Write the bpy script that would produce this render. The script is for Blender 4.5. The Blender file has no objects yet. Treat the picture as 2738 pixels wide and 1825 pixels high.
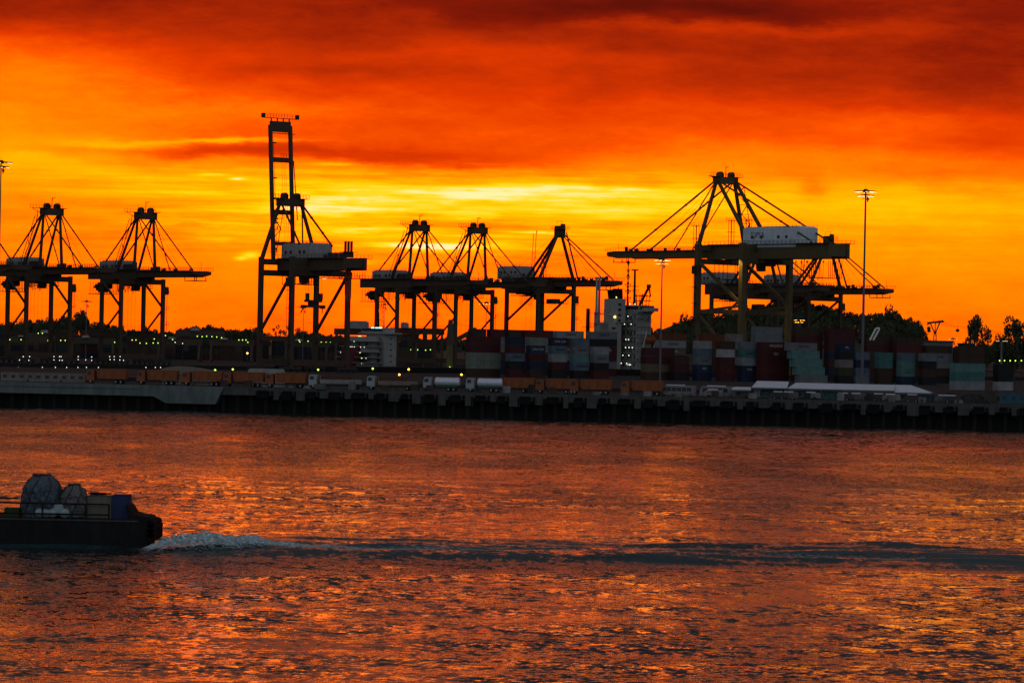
import bpy, math, random
import numpy as np
from mathutils import Vector, Matrix
random.seed(7); rng = np.random.default_rng(7)
sc = bpy.context.scene
COL = sc.collection
R = math.radians
# ------------------------------------------------------------------ camera
F = 9127.0; CAMH = 18.6; ROLL = R(1.15); DECK = 7.0; QZ = 6.0
cT, sT = math.cos(ROLL), math.sin(ROLL)
cam = bpy.data.cameras.new('camera'); camo = bpy.data.objects.new('camera', cam); COL.objects.link(camo)
cam.sensor_width = 36.0; cam.lens = 36.0 * F / 2738.0; cam.clip_start = 1.0; cam.clip_end = 20000
camo.matrix_world = Matrix(((cT, -sT, 0, 0), (0, 0, -1, 0), (sT, cT, 0, CAMH), (0, 0, 0, 1)))
sc.camera = camo
def P(px, py, Y):
    """the point of the place at depth Y that the photo shows at px, py"""
    u = px - 1369.0; v = 912.5 - py
    return Vector(((u * cT - v * sT) / F * Y, Y, CAMH + (u * sT + v * cT) / F * Y))
def GX(px, py, Y): return P(px, py, Y).x
# ------------------------------------------------------------------ view
sc.view_settings.view_transform = 'Standard'; sc.view_settings.look = 'None'
sc.view_settings.exposure = 0.0; sc.view_settings.gamma = 1.0
# ------------------------------------------------------------------ node helper
def srgb(*c):
    o = []
    for v in c:
        v /= 255.0
        o.append(v / 12.92 if v <= .04045 else ((v + .055) / 1.055) ** 2.4)
    return tuple(o)
class E:
    def __init__(s, nt, sock): s.nt = nt; s.s = sock
    def m(s, op, *a):
        n = s.nt.nodes.new('ShaderNodeMath'); n.operation = op
        for i, x in enumerate((s,) + a):
            if isinstance(x, E): s.nt.links.new(x.s, n.inputs[i])
            else: n.inputs[i].default_value = x
        return E(s.nt, n.outputs[0])
    def __add__(s, o): return s.m('ADD', o)
    def __sub__(s, o): return s.m('SUBTRACT', o)
    def __mul__(s, o): return s.m('MULTIPLY', o)
    def __truediv__(s, o): return s.m('DIVIDE', o)
def smooth(x, a, b):
    n = x.nt.nodes.new('ShaderNodeMapRange'); n.interpolation_type = 'SMOOTHSTEP'
    x.nt.links.new(x.s, n.inputs[0]); n.inputs[1].default_value = a; n.inputs[2].default_value = b
    return E(x.nt, n.outputs[0])
def comb(nt, x, y, z):
    n = nt.nodes.new('ShaderNodeCombineXYZ')
    for i, q in enumerate((x, y, z)):
        if isinstance(q, E): nt.links.new(q.s, n.inputs[i])
        else: n.inputs[i].default_value = q
    return n.outputs[0]
def noise(nt, vec, scale, detail=4, rough=.55, dist=0):
    n = nt.nodes.new('ShaderNodeTexNoise'); n.inputs['Scale'].default_value = scale
    n.inputs['Detail'].default_value = detail; n.inputs['Roughness'].default_value = rough
    n.inputs['Distortion'].default_value = dist
    if vec is not None: nt.links.new(vec, n.inputs['Vector'])
    return E(nt, n.outputs[0])
def ramp(nt, fac, stops, mode='LINEAR'):
    n = nt.nodes.new('ShaderNodeValToRGB'); n.color_ramp.interpolation = mode
    cr = n.color_ramp
    while len(cr.elements) < len(stops): cr.elements.new(.5)
    for e, (p, c) in zip(cr.elements, stops):
        e.position = p; e.color = tuple(c) + (1,) if len(c) == 3 else c
    nt.links.new(fac.s, n.inputs[0]); return n.outputs[0]
def mixc(nt, fac, a, b):
    n = nt.nodes.new('ShaderNodeMix'); n.data_type = 'RGBA'
    if isinstance(fac, E): nt.links.new(fac.s, n.inputs[0])
    else: n.inputs[0].default_value = fac
    for i, q in ((6, a), (7, b)):
        if isinstance(q, (tuple, list)): n.inputs[i].default_value = tuple(q)[:3] + (1,)
        else: nt.links.new(q, n.inputs[i])
    return n.outputs[2]
# ------------------------------------------------------------------ world: sunset sky
world = bpy.data.worlds.new('World'); sc.world = world; world.use_nodes = True
wt = world.node_tree; wt.nodes.clear()
tc = wt.nodes.new('ShaderNodeTexCoord')
sep = wt.nodes.new('ShaderNodeSeparateXYZ'); wt.links.new(tc.outputs['Generated'], sep.inputs[0])
X = E(wt, sep.outputs[0]); Yd = E(wt, sep.outputs[1]); Z = E(wt, sep.outputs[2])
Yc = Yd.m('MAXIMUM', .08)
U0 = (X / Yc) * 9.127; V0 = (Z / Yc) * 9.127          # direction on the western sky, 1 unit = 6.3 degrees
warp = noise(wt, comb(wt, U0 * .9, V0 * 3.2, 1.3), 2.2, 5, .6) - .5
warp2 = noise(wt, comb(wt, U0 * 1.3, V0 * 5.0, 7.7), 6.0, 4, .6) - .5
V = V0 + warp * .09 + warp2 * .03
U = U0 + warp2 * .06
def hv(y): return (912.5 - y) / 1000.0
prof = [(912, .575), (860, .595), (800, .62), (740, .64), (700, .665), (660, .70), (600, .725), (540, .755), (505, .735), (470, .675), (440, .60), (400, .545), (340, .515), (280, .475), (220, .42), (160, .395), (100, .36), (50, .33), (0, .28)]
base = ramp(wt, V, [(max(0, hv(y)), (h, h, h)) for y, h in prof])
H = E(wt, base)
blobs = [(1180, 515, 560, 42, .12), (900, 600, 420, 40, .05), (330, 500, 300, 40, .03),  # photo x, y, half width, half height, amount : the cloud forms of this sky
 (60, 150, 330, 62, .11), (150, 25, 420, 45, -.06), (0, 310, 380, 120, .15), (430, 250, 300, 60, .02),
 (520, 406, 210, 16, -.13), (860, 412, 240, 15, -.10), (1150, 420, 260, 14, -.07), (1500, 150, 700, 14, .03), (900, 190, 400, 16, -.04), (1700, 280, 500, 22, .03), (700, 290, 300, 16, .03), (330, 385, 150, 12, .13), (600, 380, 150, 6, .20), (1250, 395, 260, 30, -.05),
 (1350, 45, 300, 50, -.09), (1890, 28, 330, 32, -.17), (1560, 60, 60, 12, .06), (2000, 75, 420, 15, .10), (1620, 130, 250, 40, -.05),
 (2200, 190, 430, 110, -.08), (2660, 240, 260, 150, -.09), (2680, 385, 160, 30, -.04), (2440, 330, 320, 40, .08),
 (1350, 430, 420, 26, -.03), (2330, 432, 480, 40, .07), (2300, 300, 420, 40, .03), (2165, 500, 34, 22, -.10), (2190, 512, 18, 14, -.05), (2450, 560, 420, 55, -.02), (2560, 470, 260, 30, -.08), (2420, 545, 330, 60, .05),
 (1100, 530, 330, 14, .13), (1560, 522, 260, 18, .14), (1250, 570, 330, 12, .09), (850, 560, 160, 9, .10), (880, 440, 60, 4, .20), (560, 466, 36, 3, .16), (625, 478, 18, 3, .20),
 (100, 540, 420, 90, -.10), (300, 640, 330, 30, -.03), (2500, 620, 400, 40, -.03), (640, 640, 180, 8, .10), (520, 600, 160, 6, .09),
 (670, 680, 26, 9, .26), (640, 690, 14, 5, .2), (1090, 655, 120, 8, .24), (960, 610, 130, 8, .17), (1180, 662, 70, 8, .22), (1290, 655, 70, 7, .16), (930, 700, 60, 6, .14), (1430, 622, 60, 3, .22),
 (1500, 700, 400, 30, -.04), (60, 430, 130, 16, .08), (300, 460, 300, 14, .05)]
for (x, y, sx, sy, a) in blobs:
    y2 = y - .0201 * (x - 1369)
    sharp = sx < 130 and sy < 12
    uu, vv = ((U0 + warp2 * .03), (V0 + warp2 * .012)) if sharp else (U, V)
    du = (uu - (x - 1369) / 1000.0) * (1000.0 / sx); dv = (vv - hv(y2)) * (1000.0 / sy)
    q = (du * du).m('ADD', dv * dv) * -.7
    H = q.m('EXPONENT').m('MULTIPLY_ADD', a, H)
streak = noise(wt, comb(wt, U0 * .55, V0 * 9.0, 3.1), 4.2, 5, .62) - .5
streak2 = noise(wt, comb(wt, U0 * 1.6, V0 * 30.0, 9.4), 2.6, 5, .6) - .5
lowm = smooth(V0, .18, .26) * smooth(V0, .50, .42) * smooth((U0 + .2).m('ABSOLUTE'), 1.25, .35).m('MULTIPLY_ADD', .75, .25)
H = H + (streak * .55 + streak2 * .20) * lowm
broad = noise(wt, comb(wt, U0 * 1.0, V0 * 4.0, 5.5), 1.7, 6, .6) - .5
H = H + broad * .20 * smooth(V0, .38, .62)
H = H + (noise(wt, comb(wt, U0 * 1.0, V0 * 3.0, 2.5), 5.0, 7, .72) - .5) * .16 + broad * .05
sky_c = ramp(wt, H, [(0, srgb(74, 13, 8)), (.13, srgb(98, 18, 8)), (.24, srgb(135, 26, 6)), (.34, srgb(184, 44, 3)), (.44, srgb(228, 58, 0)), (.53, srgb(252, 84, 0)),
                     (.60, srgb(255, 120, 0)), (.68, srgb(255, 148, 0)), (.76, srgb(255, 178, 0)), (.84, srgb(255, 208, 4)), (.91, srgb(255, 224, 50)), (1.0, srgb(255, 245, 170))])
_q = wt.nodes.new('ShaderNodeSeparateColor'); wt.links.new(sky_c, _q.inputs[0])
hot = smooth(H, .50, .66)
_r = E(wt, _q.outputs[0]) * (hot * (((U0 + .15) * (U0 + .15) * -.75).m('EXPONENT'))).m('MULTIPLY_ADD', 2.0, 1.0); _g = E(wt, _q.outputs[1])
_cc = wt.nodes.new('ShaderNodeCombineColor'); wt.links.new(_r.s, _cc.inputs[0]); wt.links.new(_g.s, _cc.inputs[1]); wt.links.new(_q.outputs[2], _cc.inputs[2])
sky_c = _cc.outputs[0]
# rest of the dome: dusk
nish = wt.nodes.new('ShaderNodeTexSky'); nish.sky_type = 'NISHITA'; nish.sun_disc = False
nish.sun_elevation = R(1.5); nish.sun_rotation = R(-2.0); nish.dust_density = 3.0
back = smooth(Yd, .55, -.75)
dome = mixc(wt, back, (.052, .040, .046), (.33, .37, .43))
domz = mixc(wt, smooth(Z, .25, .95) * .5, dome, (.15, .16, .19))
nm = wt.nodes.new('ShaderNodeMixRGB'); nm.blend_type = 'ADD'; nm.inputs[0].default_value = .004
wt.links.new(domz, nm.inputs[1]); wt.links.new(nish.outputs[0], nm.inputs[2])
edge = smooth(V0, .85, 1.7).m('MAXIMUM', smooth(U0.m('ABSOLUTE'), 1.55, 4.5)).m('MAXIMUM', smooth(Yd, .3, .1))
mid = mixc(wt, smooth(V0, 1.3, 3.6), mixc(wt, smooth(U0.m('ABSOLUTE'), .5, 1.6), srgb(158, 60, 34), srgb(105, 48, 36)), nm.outputs[0])
dcol = mixc(wt, smooth(Yd, .25, .6), nm.outputs[0], mid)
fin = mixc(wt, edge, sky_c, dcol)
bg = wt.nodes.new('ShaderNodeBackground'); bg.inputs[1].default_value = 1.0
wt.links.new(fin, bg.inputs[0])
wo = wt.nodes.new('ShaderNodeOutputWorld'); wt.links.new(bg.outputs[0], wo.inputs[0])
# low sun behind the cloud bank
sun = bpy.data.lights.new('sun', 'SUN'); sun.energy = .02; sun.angle = R(30); sun.color = (1, .55, .25)
so = bpy.data.objects.new('sun', sun); COL.objects.link(so)
so.rotation_euler = Vector((.035, -1, -.035)).to_track_quat('-Z', 'Y').to_euler()
# ------------------------------------------------------------------ materials
MATS = {}
def mat(name, col, rough=.7, var=.25, scale=.6, metal=0, emit=None, estr=0, spec=.3):
    if name in MATS: return MATS[name]
    m = bpy.data.materials.new(name); m.use_nodes = True; nt = m.node_tree
    b = nt.nodes['Principled BSDF']; b.inputs['Roughness'].default_value = rough; b.inputs['Metallic'].default_value = metal
    b.inputs['Specular IOR Level'].default_value = spec
    t = nt.nodes.new('ShaderNodeTexCoord')
    n1 = noise(nt, t.outputs['Object'], scale, 6, .65)
    mp = nt.nodes.new('ShaderNodeMapping'); mp.inputs['Scale'].default_value = (1.5, 1.5, .25)
    nt.links.new(t.outputs['Object'], mp.inputs[0])
    n2 = noise(nt, mp.outputs[0], scale * 2.3, 4, .6)
    f = (n1 + n2) * .5
    lo = tuple(c * (1 - var) for c in col); hi = tuple(min(1, c * (1 + var)) for c in col)
    nt.links.new(ramp(nt, f, [(.3, lo), (.7, hi)]), b.inputs['Base Color'])
    if emit:
        b.inputs['Emission Color'].default_value = tuple(emit) + (1,); b.inputs['Emission Strength'].default_value = estr
    MATS[name] = m; return m
steel = mat('steel', (.058, .036, .020), .65)
steelY = mat('yellow_steel', (.088, .064, .026), .6, .35, .4)
darkst = mat('dark_steel', (.035, .028, .024), .6)
cable = mat('cable', (.05, .035, .025), .7)
festm = mat('festoon_cable', (.42, .06, .02), .6)
housem = mat('house_panel', (.50, .56, .60), .6, .22, .35)
houseD = mat('house_panel_weathered', (.27, .26, .26), .7, .35, .4)
whitep = mat('white_paint', (.62, .62, .58), .6, .18, .3)
shipw = mat('ship_white', (.27, .27, .25), .6, .25, .25)
glassd = mat('dark_glass', (.015, .018, .02), .2, .1)
conc = mat('concrete', (.055, .056, .05), .9, .45, .35)
concT = mat('wet_concrete', (.10, .118, .114), .85, .4, .25)
concD = mat('stained_concrete', (.06, .058, .052), .9, .6, .5)
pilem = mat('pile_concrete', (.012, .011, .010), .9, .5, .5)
rubber = mat('rubber', (.010, .010, .010), .9, .3, spec=.08)
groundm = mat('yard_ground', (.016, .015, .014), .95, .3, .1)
orangep = mat('orange_paint', (.22, .058, .014), .55, .35, .8)
hullm = mat('hull_black', (.016, .015, .015), .85, .4, .6, spec=.08)
foliage = mat('foliage', (.050, .055, .024), .9, .4, .3)
bark = mat('bark', (.06, .045, .03), .9)
canvas = mat('canvas_white', (.52, .52, .56), .8, .12, .5)
tanks = mat('tank_metal', (.55, .57, .62), .4, .2, 1, .3)
def lampm(name, c, s): return mat(name, c, .5, 0, 1, 0, c, s)
L_grn = lampm('lamp_greenish', (.62, 1.0, .10), 1.9)
L_wht = lampm('lamp_white', (.95, 1.0, .85), 1.7)
L_wrm = lampm('lamp_warm', (1, .62, .16), 3.0)
L_org = lampm('lamp_orange', (1, .45, .05), 6.0)
# ------------------------------------------------------------------ mesh builder
class MB:
    def __init__(s): s.v = []; s.f = []
    def hexa(s, c):
        n = len(s.v); s.v += [tuple(p) for p in c]
        s.f += [(n, n+3, n+2, n+1), (n+4, n+5, n+6, n+7), (n, n+1, n+5, n+4), (n+1, n+2, n+6, n+5), (n+2, n+3, n+7, n+6), (n+3, n, n+4, n+7)]
        return s
    def box(s, x0, x1, y0, y1, z0, z1):
        return s.hexa([(x0, y0, z0), (x1, y0, z0), (x1, y1, z0), (x0, y1, z0), (x0, y0, z1), (x1, y0, z1), (x1, y1, z1), (x0, y1, z1)])
    def beam(s, p, q, w, h=None, w2=None):
        h = h or w; w2 = w2 or w; k = w2 / w
        p = Vector(p); q = Vector(q); d = (q - p).normalized()
        up = Vector((0, 0, 1)) if abs(d.z) < .93 else Vector((1, 0, 0))
        a = d.cross(up).normalized(); b = a.cross(d).normalized()
        c = []
        for e, kk in ((p, 1), (q, k)):
            for sa, sb in ((-1, -1), (1, -1), (1, 1), (-1, 1)):
                c.append(e + a * sa * w * .5 * kk + b * sb * h * .5 * kk)
        return s.hexa(c)
    def tube(s, p, q, r, r2=None, n=8, cap=True):
        r2 = r if r2 is None else r2
        p = Vector(p); q = Vector(q); d = (q - p).normalized()
        up = Vector((0, 0, 1)) if abs(d.z) < .93 else Vector((1, 0, 0))
        a = d.cross(up).normalized(); b = d.cross(a).normalized(); k = len(s.v)
        for e, rr in ((p, r), (q, r2)):
            for i in range(n):
                t = 2 * math.pi * i / n
                s.v.append(tuple(e + a * math.cos(t) * rr + b * math.sin(t) * rr))
        for i in range(n):
            j = (i + 1) % n; s.f.append((k + i, k + j, k + n + j, k + n + i))
        if cap: s.f.append(tuple(k + i for i in reversed(range(n)))); s.f.append(tuple(k + n + i for i in range(n)))
        return s
    def path(s, pts, r, n=5):
        for a, b in zip(pts, pts[1:]): s.tube(a, b, r, n=n)
        return s
    def ball(s, c, rx, ry=None, rz=None, n=8, jit=0):
        ry = ry or rx; rz = rz or rx; k = len(s.v); m = max(4, n // 2 + 1)
        for i in range(m + 1):
            ph = math.pi * i / m
            for j in range(n):
                t = 2 * math.pi * j / n; q = 1 + random.uniform(-jit, jit)
                s.v.append((c[0] + rx * q * math.sin(ph) * math.cos(t), c[1] + ry * q * math.sin(ph) * math.sin(t), c[2] + rz * q * math.cos(ph)))
        for i in range(m):
            for j in range(n):
                j2 = (j + 1) % n; s.f.append((k + i*n + j, k + (i+1)*n + j, k + (i+1)*n + j2, k + i*n + j2))
        return s
    def prism(s, pts, y0, y1):
        """outline in x, z drawn out from y0 to y1"""
        k = len(s.v); n = len(pts)
        s.v += [(x, y0, z) for x, z in pts] + [(x, y1, z) for x, z in pts]
        s.f += [tuple(range(k, k + n)), tuple(reversed(range(k + n, k + 2 * n)))]
        for i in range(n):
            j = (i + 1) % n; s.f.append((k + i, k + n + i, k + n + j, k + j))
        return s
    def rail(s, p, q, h=1.1, step=2.0, t=.10):
        p = Vector(p); q = Vector(q); L = (q - p).length; n = max(1, int(L / step)); z = Vector((0, 0, h))
        s.beam(p + z, q + z, t); s.beam(p + z * .5, q + z * .5, t * .7)
        for i in range(n + 1):
            a = p.lerp(q, i / n); s.beam(a, a + z, t)
        return s
    def ladder(s, p, q, w=.6, axis=(1, 0, 0), step=.6, t=.10):
        p = Vector(p); q = Vector(q); a = Vector(axis) * w * .5
        s.beam(p - a, q - a, t); s.beam(p + a, q + a, t)
        n = int((q - p).length / step)
        for i in range(n): c = p.lerp(q, (i + .5) / n); s.beam(c - a, c + a, t * .8)
        return s
    def mesh(s, name, m):
        me = bpy.data.meshes.new(name); me.from_pydata(s.v, [], s.f); me.validate(); me.update()
        if m: me.materials.append(m)
        return me
    def build(s, name, m, parent=None, smooth=False):
        me = s.mesh(name, m)
        if smooth:
            for p in me.polygons: p.use_smooth = True
        o = bpy.data.objects.new(name, me); COL.objects.link(o); o.parent = parent
        return o
def tag(o, label=None, cat=None, group=None, kind=None):
    if label: o['label'] = label
    if cat: o['category'] = cat
    if group: o['group'] = group
    if kind: o['kind'] = kind
    return o
def empty(name, loc, rz=0, **k):
    o = bpy.data.objects.new(name, None); COL.objects.link(o); o.location = loc; o.rotation_euler = (0, 0, rz)
    return tag(o, **k)
def copy_tree(o, parent=None):
    c = o.copy(); COL.objects.link(c); c.parent = parent
    for ch in list(o.children): copy_tree(ch, c)
    return c
ORD = 'first second third fourth fifth sixth seventh eighth ninth tenth eleventh twelfth thirteenth fourteenth fifteenth sixteenth seventeenth eighteenth nineteenth twentieth'.split()
TENS = {20: 'twenty', 30: 'thirty', 40: 'forty', 50: 'fifty', 60: 'sixty', 70: 'seventy'}
def ordn(i):
    if i <= 20: return ORD[i - 1]
    t, u = i // 10 * 10, i % 10
    return TENS[t][:-1] + 'ieth' if u == 0 else TENS[t] + '-' + ORD[u - 1]
ANG_B = math.atan2(-.8, .6)          # booms of the back quay
ANG_L = math.atan2(.8, -.6)          # booms of the front quay
ANG_R = math.atan2(.6, .8)           # quay line: containers and ships lie along it

# ------------------------------------------------------------------ water
WK = lambda x: 1474.0 - 0.0  # wake line helper in derolled rows
def axis_vals(segs):
    o = []
    for a, b, st in segs: o += list(np.arange(a, b, st))
    o.append(segs[-1][1]); return np.array(o)
ys = axis_vals([(-600, 100, 100), (100, 170, 10), (170, 285, .8), (285, 335, .35), (335, 460, 1.5), (460, 860, 5), (860, 9000, 400)])
xs = axis_vals([(-6000, -300, 600), (-300, -70, 10), (-70, 62, .7), (62, 300, 8), (300, 6000, 600)])
gx, gy = np.meshgrid(xs, ys)
def wake_y(x): return 298.0 + (x + 33.0) * .075
def pnoise(x, seed, wl):
    r = np.random.default_rng(seed); o = np.zeros_like(x)
    for i in range(5):
        k = 2 * math.pi / (wl * r.uniform(.6, 1.8)); o += np.sin(x * k + r.uniform(0, 6.28))
    return o / 5
d = gy - wake_y(gx)
near = np.clip((gx + 33) / 4, 0, 1)
gz = np.zeros_like(gx)
r_ = np.random.default_rng(3)
fade = np.clip((520 - gy) / 200, 0, 1) * np.clip((gy - 120) / 50, 0, 1) * np.clip((150 - np.abs(gx)) / 60, 0, 1)
for i in range(26):
    wl = r_.uniform(3.2, 16); th = r_.normal(math.pi / 2 + .15, .45); k = 2 * math.pi / wl
    gz += fade * wl * .0011 * np.sin(k * (gx * math.cos(th) + gy * math.sin(th)) + r_.uniform(0, 6.28))
wob = pnoise(gx, 5, 26) * 2.2
def ridge(c, w, h, sd, wl=30, lo=.55):
    return h * (lo + (1 - lo) * (.5 + .5 * pnoise(gx, sd, wl))) * np.exp(-((d - c - wob * .6 - pnoise(gx, sd + 9, 18) * 1.2) / w) ** 2)
gz = gz * (1 - .65 * np.exp(-(d / 13) ** 2) * near)
r_ = np.random.default_rng(77); wz = np.zeros_like(gx)
for i in range(150):
    xc = -34 + 110 * r_.random(); grow = .55 + .45 * min(1, (xc + 34) / 30); dc = r_.normal(2.5, 1) * 0 + r_.uniform(-11, 19) * grow; L_ = r_.uniform(3, 10); w_ = r_.uniform(1.0, 2.6); h_ = r_.uniform(.14, .52) * (1.2 if dc < 4 else 1)
    th = r_.normal(.04, .10); dx_ = gx - xc; dd = d - dc - dx_ * th + .5 * np.sin(dx_ * .35 + i)
    m_ = (np.abs(dx_) < 3 * L_) & (np.abs(dd) < 4 * w_)
    wz[m_] += h_ * np.exp(-(dx_[m_] / L_) ** 2 - (dd[m_] / w_) ** 2)
gz += .72 * np.tanh(wz * .62) * np.clip((gx + 29.5) / 5, 0, 1)
gz += np.clip((gx + 31) / 4, 0, 1) * ridge(-6.0, 2.8, .30, 11, 30, .2)
xl = np.clip((-33 - gx) / 3, 0, 1)
gz += xl * .32 * np.exp(-((gy - 297.6) / 1.3) ** 2) * (.5 + .5 * pnoise(gx, 21, 5))
calm = np.exp(-((d - 3.0 - wob * 1.5 - 3 * pnoise(gx, 61, 14)) / (15.0 + 4 * pnoise(gx, 62, 25))) ** 4) * near * (.75 + .25 * pnoise(gx, 31, 20)) + xl * np.exp(-((gy - 296) / 3.2) ** 2) * .95
nx, ny = len(xs), len(ys)
idx = np.arange(nx * ny).reshape(ny, nx)
fc = np.stack([idx[:-1, :-1], idx[:-1, 1:], idx[1:, 1:], idx[1:, :-1]], -1).reshape(-1, 4)
wme = bpy.data.meshes.new('water')
wme.vertices.add(nx * ny); wme.vertices.foreach_set('co', np.stack([gx, gy, gz], -1).astype(np.float32).ravel())
wme.loops.add(fc.size); wme.loops.foreach_set('vertex_index', fc.astype(np.int32).ravel())
wme.polygons.add(len(fc)); wme.polygons.foreach_set('loop_start', np.arange(0, fc.size, 4, dtype=np.int32))
wme.polygons.foreach_set('loop_total', np.full(len(fc), 4, dtype=np.int32))
wme.polygons.foreach_set('use_smooth', np.ones(len(fc), dtype=bool)); wme.update()
at = wme.attributes.new('churn', 'FLOAT', 'POINT'); at.data.foreach_set('value', np.clip(calm, 0, 1).astype(np.float32).ravel())
water = bpy.data.objects.new('water', wme); COL.objects.link(water); tag(water, kind='structure')
wm = bpy.data.materials.new('sea_water'); wm.use_nodes = True; nt = wm.node_tree
b = nt.nodes['Principled BSDF']; b.inputs['IOR'].default_value = 1.33; b.inputs['Roughness'].default_value = .06
b.inputs['Specular IOR Level'].default_value = .5
geo = nt.nodes.new('ShaderNodeNewGeometry'); an = nt.nodes.new('ShaderNodeAttribute'); an.attribute_name = 'churn'
churn = E(nt, an.outputs['Fac'])
sp = nt.nodes.new('ShaderNodeSeparateXYZ'); nt.links.new(geo.outputs['Position'], sp.inputs[0])
wx, wy = E(nt, sp.outputs[0]), E(nt, sp.outputs[1])
churn = churn * smooth(noise(nt, comb(nt, wx * .05, wy * .22, 6.0), 1.0, 4, .6), .30, .52)
def slope(scx, scy, seed, det=2):
    n = nt.nodes.new('ShaderNodeTexNoise'); n.inputs['Scale'].default_value = 1; n.inputs['Detail'].default_value = det
    n.inputs['Roughness'].default_value = .6
    nt.links.new(comb(nt, wx * scx, wy * scy, seed), n.inputs['Vector'])
    q = nt.nodes.new('ShaderNodeSeparateColor'); nt.links.new(n.outputs['Color'], q.inputs[0])
    return E(nt, q.outputs[0]) - .5, E(nt, q.outputs[1]) - .5
patch = noise(nt, comb(nt, wx * .035, wy * .016, 4.0), 1.0, 3, .6)
patch2 = noise(nt, comb(nt, wx * .15, wy * .07, 9.0), 1.0, 3, .6)
amp = (smooth(patch, .40, .60) * .85 + smooth(patch2, .35, .65) * .45 + .34) 
a1, b1 = slope(.22, .11, 1.0, 2); a2, b2 = slope(.8, .36, 2.0, 2); a3, b3 = slope(1.1, 1.1, 3.0, 2); a4, b4 = slope(3.0, 2.6, 5.0, 2)
keep = churn.m('MULTIPLY_ADD', -.7, 1.0)
lull = comb
dx_, dy_ = (wx - 67.0) * (1 / 17.0), (wy - 660.0) * (1 / 90.0)
lull = ((dx_ * dx_ + dy_ * dy_) * -1.0).m('EXPONENT').m('MULTIPLY_ADD', -.82, 1.0)
sy = ((b1 * .20 + b2 * .42 + b3 * .66 + b4 * .62) * keep - .034) * amp * lull - churn * .085
sx = (a1 * .7 + a2 * 1.0 + a3 * 1.0 + a4 * .8) * amp * keep
vm = nt.nodes.new('ShaderNodeVectorMath'); vm.operation = 'ADD'
nt.links.new(geo.outputs['Normal'], vm.inputs[0]); nt.links.new(comb(nt, sx, sy, 0.0), vm.inputs[1])
vn = nt.nodes.new('ShaderNodeVectorMath'); vn.operation = 'NORMALIZE'; nt.links.new(vm.outputs[0], vn.inputs[0])
nt.links.new(vn.outputs[0], b.inputs['Normal'])
fo = noise(nt, comb(nt, wx * .22, wy * 1.1, 2.0), 1.6, 7, .68, .4)
foam = smooth(fo, .60, .74) * smooth(churn, .55, .95)
nt.links.new(mixc(nt, churn, (.016, .018, .016), (.016, .062, .066)), b.inputs['Base Color'])
fb = nt.nodes.new('ShaderNodeBsdfDiffuse'); fb.inputs[0].default_value = (.42, .50, .52, 1)
mx = nt.nodes.new('ShaderNodeMixShader'); nt.links.new((foam * .42).s, mx.inputs[0])
nt.links.new(b.outputs[0], mx.inputs[1]); nt.links.new(fb.outputs[0], mx.inputs[2])
nt.links.new(mx.outputs[0], nt.nodes['Material Output'].inputs[0]); wme.materials.append(wm)
# foam thrown up behind the barge
fx = np.arange(-33.6, 40, .16); fv = np.arange(-5.5, 5.5, .14)
FX, FV = np.meshgrid(fx, fv)
t = FX + 33.2
env = np.clip((t - 1.3) / 3.2, 0, 1) * (np.exp(-(t / 12.5) ** 2.2) + .17 * np.exp(-t / 45))
wid = 1.5 + 1.9 * np.exp(-((t - 7) / 8) ** 2) - .5 * np.clip(t / 40, 0, 1)
cen = pnoise(FX, 41, 14) * .7
prof_ = np.exp(-((FV - cen) / wid) ** 2)
def n2d(x, y, seed, wl, n=14):
    r = np.random.default_rng(seed); o = np.zeros_like(x)
    for i in range(n):
        k = 2 * math.pi / (wl * r.uniform(.5, 1.7)); a = r.uniform(0, 6.28); o += np.sin(k * (x * math.cos(a) + y * math.sin(a)) + r.uniform(0, 6.28))
    return o / n ** .5
rough = .45 * np.abs(n2d(FX * .7, FV * 1.3, 51, 1.6)) + .22 * np.abs(n2d(FX * .8, FV, 52, .7)) + .12 * np.abs(n2d(FX, FV, 53, .35))
base_h = prof_ * env
WYf = wake_y(FX) + FV * 1.6 - 1.2
iy = np.clip(np.searchsorted(ys, WYf) , 0, ny - 1); ix = np.clip(np.searchsorted(xs, FX), 0, nx - 1)
FZ = gz[iy, ix] + base_h * (.45 + .85 * rough) - .03
keepv = (prof_ > .06) & (env > .035)
vi = -np.ones(FX.shape, int); vi[keepv] = np.arange(keepv.sum())
WY = WYf
verts = np.stack([FX, WY, FZ], -1)[keepv]
ok = keepv[:-1, :-1] & keepv[:-1, 1:] & keepv[1:, 1:] & keepv[1:, :-1]
ff = np.stack([vi[:-1, :-1], vi[:-1, 1:], vi[1:, 1:], vi[1:, :-1]], -1)[ok]
fm = bpy.data.meshes.new('wake_foam'); fm.from_pydata(verts.tolist(), [], ff.tolist()); fm.update()
foamm = mat('foam', (.40, .48, .50), .9, .62, 1.6)
_nt = foamm.node_tree; _g = _nt.nodes.new('ShaderNodeNewGeometry')
_sp = _nt.nodes.new('ShaderNodeSeparateXYZ'); _nt.links.new(_g.outputs['Position'], _sp.inputs[0])
_px, _py = E(_nt, _sp.outputs[0]), E(_nt, _sp.outputs[1]); _ta = _nt.nodes.new('ShaderNodeAttribute'); _ta.attribute_name = 'thick'
_th = E(_nt, _ta.outputs['Fac']); _fn = noise(_nt, comb(_nt, _px * 1.1, _py * 1.7, 0.0), 1.5, 8, .72, .6)
_al = smooth(_fn + _th * .62, .62, .92)
_nt.links.new(_al.s, _nt.nodes['Principled BSDF'].inputs['Alpha'])
_nt.links.new(ramp(_nt, noise(_nt, comb(_nt, _px * 1.6, _py * 3.0, 3.0), 2.0, 8, .75, .5), [(.36, (.05, .10, .11)), (.5, (.30, .39, .41)), (.64, (.80, .85, .86))]), _nt.nodes['Principled BSDF'].inputs['Base Color'])
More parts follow.
